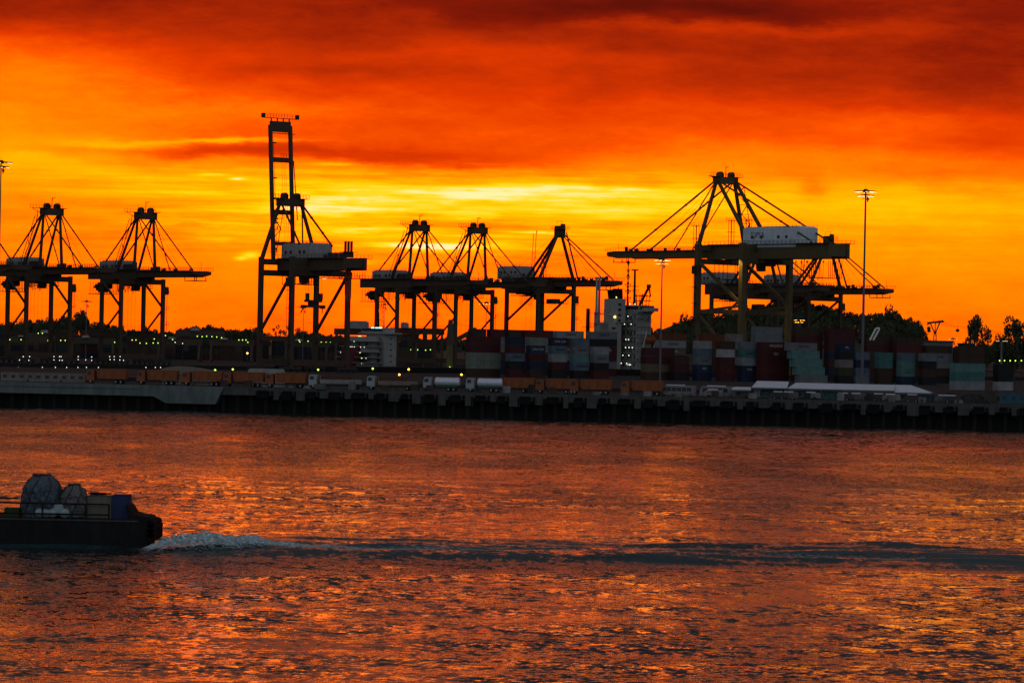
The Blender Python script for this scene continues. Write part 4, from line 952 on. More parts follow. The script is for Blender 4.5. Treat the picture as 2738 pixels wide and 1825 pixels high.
# minibuses and vans
def bus(L, label, px, dy, name='minibus', h=2.7, col=None):
    y0 = edge_y(GX(px, 1050, 830)) + dy; r = empty(name, ((px - 1369) / F * y0, y0, QZ), ANG_W, label=label, cat='bus' if name != 'van' else 'van')
    b = MB().prism([(0, .4), (-.05, 1.2), (.35, h - .25), (.8, h), (L - .3, h), (L, h - .3), (L, .4)], -1.05, 1.05).build('body', col or whitep_d, r)
    n = int((L - 1.6) / 1.25)
    for i in range(n):
        for s_ in (-1, 1): MB().box(.75 + i * 1.25, .75 + i * 1.25 + 1.1, min(s_ * 1.03, s_ * 1.09), max(s_ * 1.03, s_ * 1.09), 1.3, h - .45).build('side_window', glassd, b)
    MB().hexa([(-.1, -.9, 1.25), (.0, -.9, 1.25), (.0, .9, 1.25), (-.1, .9, 1.25), (.25, -.9, h - .35), (.36, -.9, h - .35), (.36, .9, h - .35), (.25, .9, h - .35)]).build('windscreen', glassd, b)
    MB().box(L * .2, L * .7, -.8, .8, h + .002, h + .18).build('roof_unit', whitep, b)
    for x in (1.1, L - 1.4):
        for s_ in (-1, 1): wheel(x, s_ * .92, .38, r)
    return r
whitep_d = mat('van_white', (.16, .16, .165), .5, .3)
bus(9.2, 'long pale minibus, the left one of the two long buses', 1764, 11)
bus(9.0, 'long pale minibus, the right one of the two long buses', 1874, 11)
bus(4.8, 'short pale van right of the two long minibuses', 1984, 12, 'van', 2.5)
VC = [(2062, 'dark'), (2090, 'grey'), (2150, 'pale'), (2236, 'dark'), (2270, 'grey'), (2330, 'dark'), (2362, 'pale'), (2420, 'dark'), (2502, 'grey'), (2524, 'dark')]
for i_, (px_, c_) in enumerate(VC): bus(4.3, f'small {c_} van on the quay by the tents, {ordn(i_ + 1)} from left', px_, 3.5 + (i_ % 3) * 1.2, 'van', 1.75, {'dark': mat('van_dark', (.03, .03, .032), .5), 'grey': mat('van_grey', (.09, .09, .095), .5), 'pale': whitep_d}[c_])
bus(4.6, 'small pale van parked in front of the right long minibus', 1886, 5.5, 'van', 1.9)
# workshop tents
def tent(px0, px1, yt, L_, W_, label, h0=2.6, h1=3.9, dy=7, px2=None):
    y0 = edge_y(GX(px0, 1060, 822)) + dy; x0 = (px0 - 1369) / F * y0; x1 = (px1 - 1369) / F * y0; L = (x1 - x0) / math.cos(ANG_W)
    r = empty('tent', (x0, y0, QZ), ANG_W, label=label, cat='tent')
    i0, i1 = L_, W_
    k = MB(); k.hexa([(0, 0, h0), (L, 0, h0), (L - i1, 4.5, h1), (i0, 4.5, h1), (0, 0, h0 + .1), (L, 0, h0 + .1), (L - i1, 4.5, h1 + .1), (i0, 4.5, h1 + .1)])
    k.hexa([(i0, 4.5, h1), (L - i1, 4.5, h1), (L, 9, h0), (0, 9, h0), (i0, 4.5, h1 + .1), (L - i1, 4.5, h1 + .1), (L, 9, h0 + .1), (0, 9, h0 + .1)])
    k.build('canvas_roof', canvas, r)
    for i in range(max(2, int(L / 5)) + 1):
        x = .1 + (L - .2) * i / max(2, int(L / 5)); MB().tube((x, .1, 0), (x, .1, h0), .07, n=6).build('pole', darkst, r); MB().tube((x, 8.9, 0), (x, 8.9, h0), .07, n=6).build('pole', darkst, r)
    MB().box(0, L, -.04, .02, h0 - .35, h0 + .02).build('valance', mat('valance_teal', (.06, .09, .09), .8), r)
    return r
tent(2108, 2388, 0, 1.6, 0, 'long white workshop tent roof, the longest on the wharf')
tent(2012, 2106, 0, .9, 0, 'grey-white tent roof butting the left end of the longest tent', dy=10, h1=4.1)
tent(1958, 2010, 0, 0, .6, 'small sloping white tent left of the grey-white one', h0=2.0, h1=2.6, dy=6)
tent(2394, 2492, 0, -.2, 5.2, 'wedge-shaped grey-white tent right of the longest tent', dy=8, h0=2.2, h1=3.9)
def cabin(px, L, H, c, label, dy=9, name='site_cabin', cat='cabin'):
    y0 = edge_y(GX(px, 1070, 820)) + dy; r = empty(name, ((px - 1369) / F * y0, y0, QZ), ANG_W, label=label, cat=cat)
    b = MB().box(0, L, -1.2, 1.2, .15, H); b.box(-.05, L + .05, -1.25, 1.25, H - .1, H + .05)
    for x in np.arange(.4, L - .2, .6): b.box(x, x + .25, -1.24, 1.24, .2, H - .2)
    w = b.build('walls', c, r); 
    for x in np.arange(.6, L - 1.2, 2.2): MB().box(x, x + 1.0, -1.29, -1.22, H * .45, H * .75).build('window', glassd, w)
    MB().box(L - .95, L - .2, -1.3, -1.23, .2, H * .8).build('door', darkst, w); return r
tealc = mat('cabin_teal', (.04, .10, .105), .7, .4); bluec = mat('cabin_blue', (.02, .085, .12), .7, .4); brownc = mat('cabin_brown', (.05, .04, .03), .8, .4)
cabin(2128, 6, 2.4, tealc, 'teal site cabin under the left end of the longest tent'); cabin(2200, 5, 2.4, tealc, 'teal site cabin under the middle of the longest tent'); cabin(2450, 5, 2.3, tealc, 'dark teal site cabin under the wedge-shaped tent', 12)
cabin(2040, 5.5, 2.2, tealc, 'teal site cabin under the grey-white tent', 13)
cabin(2635, 3.0, 3.0, brownc, 'brown square cabin beside the blue one near the right edge'); cabin(2676, 8, 2.6, bluec, 'blue site cabin cut by the right edge', 9)
cabin(2530, 3.4, 2.6, brownc, 'brown cabin between the wedge-shaped tent and the square brown cabin', 12); cabin(2580, 4.2, 2.2, mat('cabin_dark', (.03, .035, .03), .8), 'dark low cabin in front of the teal stack', 11)
cabin(8, 23, 2.3, mat('cabin_pale', (.17, .15, .135), .8, .4), 'long low pale site cabin with a row of windows at the left edge', 12)
# tarpaulin covered load
tp = MB()
for i in range(14):
    a, b2 = i / 14, (i + 1) / 14; za, zb_ = 3.6 + 1.1 * math.sin(math.pi * a ** .7), 3.6 + 1.1 * math.sin(math.pi * b2 ** .7)
    tp.hexa([(a * 15, -.8, 2.6), (b2 * 15, -.8, 2.6), (b2 * 15, .8, 2.6), (a * 15, .8, 2.6), (a * 15, -.5, za), (b2 * 15, -.5, zb_), (b2 * 15, .5, zb_), (a * 15, .5, za)])
tp.box(.5, 14.5, -.6, .6, 0, 2.62); y0 = edge_y(GX(430, 1030, 850)) + 22; o = tp.build('covered_load', mat('tarp', (.16, .13, .10), .8, .2)); o.location = ((430 - 1369) / F * y0, y0, QZ); o.rotation_euler.z = ANG_W
tag(o, 'long arched tarpaulin-covered load behind the third orange truck', 'covered load')
o = MB().prism([(0, 0), (0, 4.1), (.6, 4.5), (8.4, 4.5), (9, 4.1), (9, 0)], -1.2, 1.2).build('box_trailer', mat('trailer_pale', (.24, .26, .24), .7, .3)); y0 = edge_y(GX(668, 1030, 850)) + 20; o.location = ((668 - 1369) / F * y0, y0, QZ); o.rotation_euler.z = ANG_W
tag(o, 'pale long box trailer with bevelled roof behind the orange dump trucks', 'trailer')
o['label'] = 'pale long box trailer with chamfered roof behind the orange dump trucks'
# ------------------------------------------------------------------ masts and lamps
def mast(px, ytop, Y, label, lit, r0=.34, n=8, double=True, lm=None, hs=1.0):
    top = P(px, ytop, Y); r = empty('light_mast', (top.x, Y, DECK), 0, label=label, cat='light mast', group='tall light masts')
    H = top.z - DECK; MB().tube((0, 0, 0), (0, 0, H), r0, r0 * .55, 10).build('pole', mat('mast_grey', (.10, .10, .115), .6, .2), r)
    h = MB(); h.tube((0, 0, H - .6 * hs), (0, 0, H + .25 * hs), .75 * hs, .55 * hs, 10); h.tube((0, 0, H), (0, 0, H + 1.2 * hs), .05, n=4)
    hd = h.build('head_frame', darkst, r)
    for i in range(n):
        for lvl in ((0, 2.3), (-1.15, 1.75)) if double else ((0, 2.0),):
            a = 2 * math.pi * (i + .3 * (lvl[0] < 0)) / n; rr_ = lvl[1] * hs; z = H - .25 * hs + lvl[0] * hs
            x, y = rr_ * math.cos(a), rr_ * math.sin(a); x1, y1 = x * 1.28, y * 1.28
            MB().beam((x * .3, y * .3, z + .1), (x1, y1, z - .12), .5 * hs, .26 * hs).build('lamp_hood', darkst, hd)
            if lit and (not lit == 'some' or i % 3 == 0): MB().beam((x * .72, y * .72, z - .17 * hs), (x1 * .98, y1 * .98, z - .32 * hs), .42 * hs, .13 * hs).build('lamp', lm or L_wrm, hd)
    w = MB().tube((.55, 0, H - 3.2), (.55, 0, H - 1.2), .16, n=5); w.beam((-.7, 0, H - 1.9), (.6, 0, H - 1.9), .1); w.tube((-.7, 0, H - 2.6), (-.7, 0, H - 1.2), .1, n=5); w.box(.3, .9, -.2, .2, H - 2.7, H - 2.1); w.build('winch_gear', darkst, r)
    return r
Lpale = lampm('lamp_pale', (1, .72, .34), 1.7)
mast(2315, 508, 905, 'tallest light mast with double ring of lit lamps, right of the tallest crane', True, .42, lm=Lpale)
mast(3, 431, 880, 'light mast cut by the left edge, one lamp glowing', 'some', .32, lm=Lpale)
mast(1771, 692, 1060, 'slender light mast right of the container ship, its lit head level with the big boom', True, .34, 7, True, L_wrm, .9)
mast(232, 804, 1500, 'small distant light mast between the two leftmost cranes', False, .22, 6, False, None, 1.0)
mast(812, 818, 1420, 'small distant light mast beside the hanging spreader', False, .22, 6, False, None, 1.0)
mast(1029, 812, 1600, 'thin distant light mast next to the red lattice tower', False, .22, 6, False, None, 1.0)
mast(1301, 808, 1500, 'distant light mast with glowing head between two crane legs', True, .24, 8, False, L_wrm, 1.3)
mast(2137, 853, 1330, 'light mast glowing bright orange in front of the wooded hill', True, .2, 5, True, L_org, .75)
mast(2548, 904, 1500, 'small light mast above the flat-roofed building', 'some', .12, 6, False, Lpale, .8)
mast(2678, 908, 1120, 'thick pale light mast before the right-hand trees', True, .5, 5, False, Lpale, .8)
nl = 0
def lamp(px, py, m, Y=1480, r=.28, base=DECK):
    global nl; nl += 1; p = P(px, py, Y); o = empty('yard_lamp', (p.x, Y, base), 0, cat='lamp', group='small yard lamps')
    c = {L_grn: 'green-yellow', L_wht: 'white', L_wrm: 'warm', L_org: 'orange'}[m]
    H = p.z - base; MB().tube((0, 0, 0), (0, 0, H), .1, n=5).build('pole', darkst, o); MB().beam((0, 0, H), (.0, -.8, H + .1), .12).build('arm', darkst, o)
    MB().ball((0, -.8, H - .1), r, r, r, 6).build('lamp_glass', m, o); o['lc'] = c; LAMPS.append((px, py, c, o))
LAMPS = []
G_ = [(103, 890), (114, 890), (134, 889), (146, 889), (27, 907), (57, 907), (129, 909), (163, 909), (175, 909), (307, 914), (354, 908), (364, 908), (375, 916), (379, 899), (386, 908), (390, 898), (392, 917), (402, 899), (408, 896), (410, 916), (413, 905), (420, 897), (423, 916), (424, 898), (443, 896), (462, 907), (528, 898), (541, 899), (553, 898), (567, 899), (580, 900), (593, 902),
      (639, 908), (649, 908), (658, 908), (663, 914), (775, 909), (800, 909), (802, 913), (824, 911), (847, 913), (859, 913), (872, 913), (884, 913), (1099, 934), (1117, 934), (1138, 935), (1151, 934), (2672, 963), (2685, 963), (2700, 963), (2714, 963), (2730, 963), (2672, 976)]
for x, y in G_: lamp(x, y, L_grn, 1480 if x < 2000 else 1120, .23)
for x, y in ((2004, 922), (2028, 922), (2049, 922), (2076, 922)): lamp(x, y, L_grn, 1150, .34)
W_ = [(63, 952), (80, 952), (53, 961), (78, 962), (145, 952), (160, 952), (164, 952), (145, 961), (160, 962), (167, 962), (210, 952), (210, 960), (230, 961), (246, 953), (246, 962), (294, 952), (306, 952), (322, 952), (295, 960), (306, 960), (321, 961), (331, 962), (9, 983), (19, 981), (50, 981), (114, 981), (149, 981), (179, 981), (209, 981), (232, 981), (264, 981), (391, 981), (416, 981), (430, 981), (461, 981),
      (1092, 1000), (1108, 1000), (1124, 1000), (1139, 1000), (1166, 1000), (1180, 1000), (1198, 1000), (1214, 1000), (469, 914), (489, 917)]
for i, (x, y) in enumerate(W_): lamp(x, y, L_wht, 1180, .15)
for x, y, m in ((1068, 1000, L_org), (1234, 1000, L_org), (1093, 986, L_org), (851, 987, L_grn), (576, 988, L_grn), (623, 986, L_grn), (997, 984, L_grn), (662, 943, L_wrm)): lamp(x, y, m, 1000, .3)
for col in set(l[2] for l in LAMPS):
    ls = sorted([l for l in LAMPS if l[2] == col])
    for i, l in enumerate(ls): l[3]['label'] = f'{col} yard lamp on a dark pole, {ordn(i + 1)} {col} one counted from the left'; del l[3]['lc']

# ------------------------------------------------------------------ trees
def crown_mesh(kind, seed):
    r = np.random.default_rng(seed); v = []; f = []
    n = {'round': 2600, 'tall': 4200, 'open': 1100}[kind]
    nc = {'round': 22, 'tall': 30, 'open': 26}[kind]
    cl = []
    for i in range(nc):
        if kind == 'round': a = r.uniform(0, 6.28); q = r.uniform(0, 1) ** .5; cl.append((q * .78 * math.cos(a), q * .78 * math.sin(a), .52 + .34 * math.sqrt(max(0, 1 - q * q)) * r.uniform(.2, 1) + r.uniform(-.12, .05), r.uniform(.16, .30)))
        elif kind == 'tall': t = r.uniform(0, 1); a = r.uniform(0, 6.28); q = (.62 * math.sin(math.pi * min(1, (t * .85 + .12))) ** .7) * r.uniform(.3, 1); cl.append((q * math.cos(a), q * math.sin(a), .18 + .76 * t, r.uniform(.10, .19)))
        else: t = r.uniform(0, 1); a = r.uniform(0, 6.28); q = r.uniform(.3, 1); cl.append((q * math.cos(a), q * math.sin(a), .35 + .6 * t * (1 - .3 * q), r.uniform(.07, .15)))
    for i in range(n):
        c = cl[r.integers(nc)]; d = r.normal(size=3); d /= np.linalg.norm(d); rad = c[3] * r.uniform(.35, 1.12) ** .5
        p = np.array(c[:3]) + d * rad * np.array([1.15, 1.15, .62 if kind != 'tall' else .9])
        a1_ = r.normal(size=3); a1_ /= np.linalg.norm(a1_); b1_ = np.cross(a1_, r.normal(size=3)); b1_ /= np.linalg.norm(b1_)
        sz = r.uniform(.018, .042) * (1.25 if kind == 'round' else .8)
        k = len(v)
        for e, g in ((-1, -.5), (.2, -1), (1, .4), (-.3, .9)): v.append(tuple(p + a1_ * e * sz + b1_ * g * sz))
        f.append((k, k + 1, k + 2, k + 3))
    me = bpy.data.meshes.new('crown'); me.from_pydata(v, [], f); me.materials.append(foliage)
    t = MB(); t.tube((0, 0, -.12), (.01, 0, .5), .035, .022, 7)
    for c in cl[:12 if kind != 'open' else 26]: t.tube((0, 0, .18 + .25 * r.random()), c[:3], .013, .004, 5)
    return me, t.mesh('trunk', bark)
CR = {k: [crown_mesh(k, s_ + 10 * i) for s_ in range({'round': 5, 'tall': 2, 'open': 2}[k])] for i, k in enumerate(('round', 'tall', 'open'))}
TREES = []
def tree(px, py, Y, w, kind='round', base=None, where=''):
    p = P(px, py, Y); base = base if base is not None else DECK + .5; H = max(4.5, p.z - base)
    r = empty('tree', (p.x, Y, base), random.uniform(0, 6.28), cat='tree', group='trees behind the container yard')
    me, tr = random.choice(CR[kind])
    for nm_, m_ in (('crown', me), ('trunk', tr)):
        o = bpy.data.objects.new(nm_, m_); COL.objects.link(o); o.parent = r
    wr = w * Y / F * .5 * (1.85 if kind == 'tall' else 1); r.scale = (wr / .95, wr / .95, H / (.98 if kind != 'round' else .90))
    TREES.append((px, py, kind, where, r)); return r
L_TL = [(0, 868, 60), (28, 866, 56), (58, 863, 60), (88, 856, 66), (122, 856, 60), (150, 857, 60), (178, 851, 70), (262, 862, 60), (292, 868, 60), (318, 874, 46), (345, 880, 56), (372, 885, 50), (402, 884, 60), (432, 886, 60), (462, 884, 50), (498, 876, 64), (528, 872, 66), (562, 873, 60), (590, 876, 60), (622, 883, 50), (652, 878, 56), (676, 880, 46), (700, 887, 50), (805, 886, 50), (842, 889, 56), (878, 893, 40), (905, 897, 46)]
for i, (x, y, w) in enumerate(L_TL): tree(x, y, 1890 + random.uniform(0, 60), w * 1.15, where='left')
tree(218, 832, 1700, 52, where='solo'); tree(748, 859, 1700, 84, 'open', where='solo'); tree(790, 868, 1720, 50, 'open', where='solo'); tree(388, 872, 1700, 26, where='solo'); tree(38, 850, 1700, 30, 'open', where='solo')
for i in range(16): tree(1040 + i * 42 + random.uniform(-10, 10), 904 + random.uniform(-6, 6), 1900 + random.uniform(0, 50), 60, where='mid')
HL = [(1752, 876, 40), (1772, 878, 40), (1815, 864, 56), (1842, 850, 66), (1880, 838, 80), (1925, 842, 80), (1965, 836, 84), (2010, 828, 84), (2050, 815, 90), (2090, 808, 90), (2135, 806, 96), (2180, 812, 90), (2225, 828, 80), (2262, 838, 76), (2300, 838, 60), (2345, 838, 76), (2385, 833, 80), (2420, 848, 60), (2446, 858, 56), (2464, 884, 40)]
def hill_h(px): return DECK + .3 + 2 + 24 * math.exp(-((px - 2130) / 250) ** 4)
for (x, y, w) in HL:
    tree(x, y, 2060, w * 1.15, base=hill_h(x) * .8, where='hill')
for (x, y, w) in HL: 
    tree(x + random.uniform(-14, 14), y + 24 + random.uniform(0, 8), 2010, w * 1.1, base=10, where='hill')
    if 1800 < x < 2455: tree(x + random.uniform(-20, 20), y + 54, 1990, w * 1.1, base=8, where='hill')
tree(2612, 853, 1500, 66, 'tall', where='right'); tree(2712, 858, 1480, 92, 'tall', where='right'); tree(2672, 905, 1480, 50, where='right'); tree(2744, 868, 1500, 60, 'open', where='right')
for x, y in ((2520, 918), (2552, 922), (2585, 924), (2620, 920), (2640, 922), (2668, 926), (2700, 918), (2735, 922), (2758, 920)): tree(x, y, 1650, 48, where='right')
tree(1958, 813, 1560, 44, 'open', where='solo')
WH = {'left': 'dark tree in the skyline row left of the smaller ship', 'mid': 'low dark tree in the far row between the two ships', 'hill': 'tree of the dark wooded mound behind the tallest crane', 'right': 'tree against the orange sky near the right edge', 'solo': 'lone tree rising above the skyline'}
for w_ in WH:
    ls = sorted([t for t in TREES if t[3] == w_], key=lambda t: t[0])
    for i, t in enumerate(ls): t[4]['label'] = f'{WH[w_]}, {ordn(i + 1)} from left'
# ------------------------------------------------------------------ far buildings, cable car, lattice tower
def block(px0, px1, ytop, Y, c, label, dep=14, rows=3, name='building'):
    x0, x1 = (px0 - 1369) / F * Y, (px1 - 1369) / F * Y; H = P((px0 + px1) / 2, ytop, Y).z - DECK
    r = empty(name, (x0, Y, DECK), 0, label=label, cat='building'); L = x1 - x0
    w = MB().box(0, L, 0, dep, 0, H).build('walls', c, r); MB().box(-.4, L + .4, -.4, dep + .4, H + .01, H + .6).build('roof', darkst, r)
    nr = int(H / 3.4)
    for j in range(max(0, nr - rows), nr):
        for i in range(int(L / 4)): MB().box(.8 + i * 4, 3.4 + i * 4, -.08, -.01, 1 + j * 3.4, 2.8 + j * 3.4).build('window', glassd, w)
    return r
bc = mat('building_grey', (.10, .11, .105), .85, .3)
block(2472, 2548, 914, 1420, bc, 'flat-roofed grey building right of the wooded mound'); block(2574, 2604, 921, 1400, mat('building_dark', (.03, .03, .028), .85), 'small dark flat-roofed building left of the rounded tall tree', rows=1)
def gantry(px0, px1, ybeam, hx0, hx1, yh, Y, label):
    """yard bridge crane: beam on legs with a machinery house on top"""
    x0, x1 = (px0 - 1369) / F * Y, (px1 - 1369) / F * Y; zb = P((px0 + px1) / 2, ybeam, Y).z - DECK; zh = P(hx0, yh, Y).z - DECK
    r = empty('yard_crane', (x0, Y, DECK), 0, label=label, cat='crane', group='yard bridge cranes'); L = x1 - x0
    MB().box(0, L, -1, 1, zb - 2.6, zb).build('bridge_beam', steel, r)
    for x in (1, L - 1):
        for y in (-4, 4): MB().beam((x, y, 0), (x, y * .3, zb - 2.6), .9).build('leg', steel, r)
        MB().box(x - .5, x + .5, -4.4, 4.4, .6, 1.6).build('sill_beam', steel, r)
    a, b2 = (hx0 - px0) / F * Y, (hx1 - px0) / F * Y
    h = MB().box(a, b2, -2.4, 2.4, zb + .01, zh - .4); h.box(a + .3, b2 - .6, -2, 2, zh - .4, zh).build('machinery_house', houseD, r)
    k = MB().rail((0, -1, zb), (L, -1, zb), 1.1, 1.6, .1); k.box(L * .6, L * .6 + 2, -1, 1, zb - 5.2, zb - 2.6); k.build('trolley_rail', darkst, r); return r
gantry(893, 1068, 879, 935, 985, 857, 1400, 'yard bridge crane with pale house left of the red lattice tower')
gantry(1042, 1188, 877, 1071, 1092, 861, 1440, 'yard bridge crane with narrow pale house right of the smaller ship')
gantry(1040, 1120, 893, 1118 - 40, 1186 - 70, 875, 1480, 'low yard bridge crane right behind the smaller ship')
for i, px in enumerate((70, 300, 470)): gantry(px, px + 130, (890, 892, 884)[i], px + 40, px + 62, (882, 884, 876)[i], 1640, f'distant yard bridge crane against the tree row, {ordn(i + 1)} from left')
lt = MB(); 
for dx, dy in ((-1.6, -1.6), (1.6, -1.6), (1.6, 1.6), (-1.6, 1.6)): lt.beam((dx, dy, 0), (dx * .55, dy * .55, 20), .22)
for i in range(10):
    k = 1 - .45 * i / 10; z = i * 2
    lt.beam((-1.6 * k, -1.6 * k, z), (1.6 * k, -1.6 * k, z + 2), .14); lt.beam((1.6 * k, -1.6 * k, z), (-1.6 * k, -1.6 * k, z + 2), .14); lt.beam((-1.6 * k, 1.6 * k, z), (1.6 * k, 1.6 * k, z), .14)
lt.box(-2, 2, -2, 2, 19.9, 20.1); lt.rail((-2, -2, 20), (2, -2, 20), 1.2, .8, .12)
for x in (-.8, .1, .9): lt.tube((x, 0, 20), (x, 0, 22 + 3 * (x + 1)), .12, n=5)
o = lt.build('lattice_tower', mat('red_oxide', (.14, .025, .015), .7)); p = P(1018, 856, 1450); o.location = (p.x, 1450, p.z - 10 * 1.0); o.location.z = P(1018, 822, 1450).z - 20
tag(o, 'red-brown lattice tower with platform between crane legs right of the raised-boom crane', 'tower')
lb2 = MB().box(-1.2, 1.2, -1.2, 1.2, 0, o.location.z - DECK - .01).build('tower_base', darkst); lb2.location = (o.location.x, 1450, DECK); tag(lb2, 'dark shaft carrying the red-brown lattice tower', 'tower base')
# cable car
Yc_ = 1600; b0 = P(2500, 900, Yc_); r = empty('cable_pylon', (b0.x, Yc_, DECK), 0, label='cable car pylon with forked head right of the wooded mound', cat='pylon')
z1 = P(2500, 888, Yc_).z - DECK; z2 = P(2500, 864, Yc_).z - DECK; k = MB()
for dx, dy in ((-1.1, -1.1), (1.1, -1.1), (1.1, 1.1), (-1.1, 1.1)): k.beam((dx, dy, 0), (dx * .45, dy * .45, z1), .22)
for i in range(8): z = z1 * i / 8; a_ = 1.1 * (1 - .55 * i / 8); k.beam((-a_, -a_, z), (a_, -a_, z + z1 / 8), .14); k.beam((a_, -a_, z), (-a_, -a_, z + z1 / 8), .14)
k.build('lattice_shaft', darkst, r)
k = MB().beam((0, 0, z1 - .8), (-2.3, 0, z2), .55); k.beam((0, 0, z1 - .8), (2.3, 0, z2 + .9), .55); k.beam((0, 0, z1), (0, 0, z2 + .8), .4); k.build('fork', darkst, r)
k = MB().beam((-4, 0, z2 - .9), (-2.2, 0, z2 + .4), .5); k.beam((-2.4, 0, z2 + .1), (4.2, 0, z2 + .8), .6)
for i in range(9): x = -3.4 + i * .85; k.tube((x, -.6, z2 + .2 + i * .12), (x, .6, z2 + .2 + i * .12), .42, n=8)
for x in (-1, 1.6, 3): k.beam((x, 0, z2 + 1), (x + .3, 0, z2 + 2.0), .2)
k.build('sheave_head', darkst, r)
def gond(px, py, label):
    p = P(px, py, Yc_); g = empty('gondola', (p.x, Yc_ - .5, p.z), 0, label=label, cat='gondola', group='cable car gondolas')
    MB().ball((0, 0, 0), .95, .95, .8, 12).build('cabin', darkst, g); MB().beam((0, 0, .7), (.15, 0, 2.0), .14).build('hanger', darkst, g)
gond(2483, 877, 'upper dark gondola hanging at the pylon head'); gond(2483.5, 884, 'lower dark gondola hanging below the pylon head'); gond(2560, 883, 'dark gondola alone in the sky right of the pylon')
cb = MB(); pa, pb, pc = P(2440, 861, Yc_), P(2500, 862, Yc_), P(2760, 900, Yc_ + 60)
cb.tube(pa, pb, .07, n=4); cb.tube(pb, pc, .07, n=4); cb.tube(P(2500, 866, Yc_), P(2760, 905, Yc_ + 60), .07, n=4); tag(cb.build('haul_cable', cable), 'thin cable car ropes running right from the forked pylon', 'cable')
# white funnel-like twin pipe by the mound
p = P(2336, 892, 1160); k = MB(); q0, q1 = P(2326, 909, 1160), P(2342, 878, 1160); k.tube(q0, q1, .33, n=8); k.tube(P(2335, 909, 1160), P(2349, 884, 1160), .33, n=8); k.tube(q1, P(2352, 877, 1160), .3, n=8); k.tube(P(2349, 884, 1160), P(2352, 877, 1160), .3, n=8)
tag(k.build('exhaust_pipe', whitep), 'white bent twin pipe above the dark containers right of the tall lamp mast', 'pipe')
#@@BOAT

# ------------------------------------------------------------------ barge in front
BY = 300.0
def bp(px, py): q = P(px, py, BY); return q.x, q.z
bx, bz = bp(395, 1457)
brg = empty('work_barge', (bx, BY, 0), 0, label='dark flat work barge cut by the left edge with bulk bags and crates on deck', cat='boat')
hz = bp(200, 1386)[1]
xr = lambda px, py=1400: bp(px, py)[0] - bx
hl = MB(); pr = [(-26, -.8), (xr(392, 1460), -.8), (xr(394, 1445), .25), (xr(404, 1437), .55), (xr(406, 1420), 1.15), (xr(408, 1395), 1.85), (xr(402, 1385), hz), (-26, hz)]
hl.prism(pr, 0, 6.5); h_ = hl.build('hull', hullm, brg)
MB().box(-26, xr(370), -.07, -.01, hz - .18, hz - .05).build('rubbing_strake', mat('strake', (.05, .045, .04), .7, .4), brg)
fd = MB()
for i in range(6):
    y = .4 + i * 1.15
    for z_ in (.72, 1.12, 1.52, 1.9): fd.tube((xr(403, 1405), y - .5, z_), (xr(403, 1405), y + .5, z_), .42 if z_ < 1.8 else .32, n=12)
fd.tube((xr(396, 1390), -.2, hz + .02), (xr(410, 1388), -.2, hz - .1), .18, n=8)
fd.build('stern_fender', rubber, brg)
k = MB(); k.prism([(xr(338), hz), (xr(334), hz + 1.3), (xr(343), hz + .95), (xr(352), hz + .5), (xr(372), hz + .3), (xr(395), hz + .22), (xr(402), hz)], .8, 5.5); k.build('stern_bulwark', hullm, brg)
rl = MB()
for z in (1.68, 1.30, .38): rl.tube((-26, .15, hz + z), (xr(290) if z < 1.5 else xr(46), .15, hz + z), .085, n=6)
for px in (-60, -10, 112, 228, 290): rl.tube((xr(px), .15, hz), (xr(px), .15, hz + (1.3 if px > 200 else 1.68 if px < 60 else 1.3)), .085, n=6)
rl.build('railing', hullm, brg)
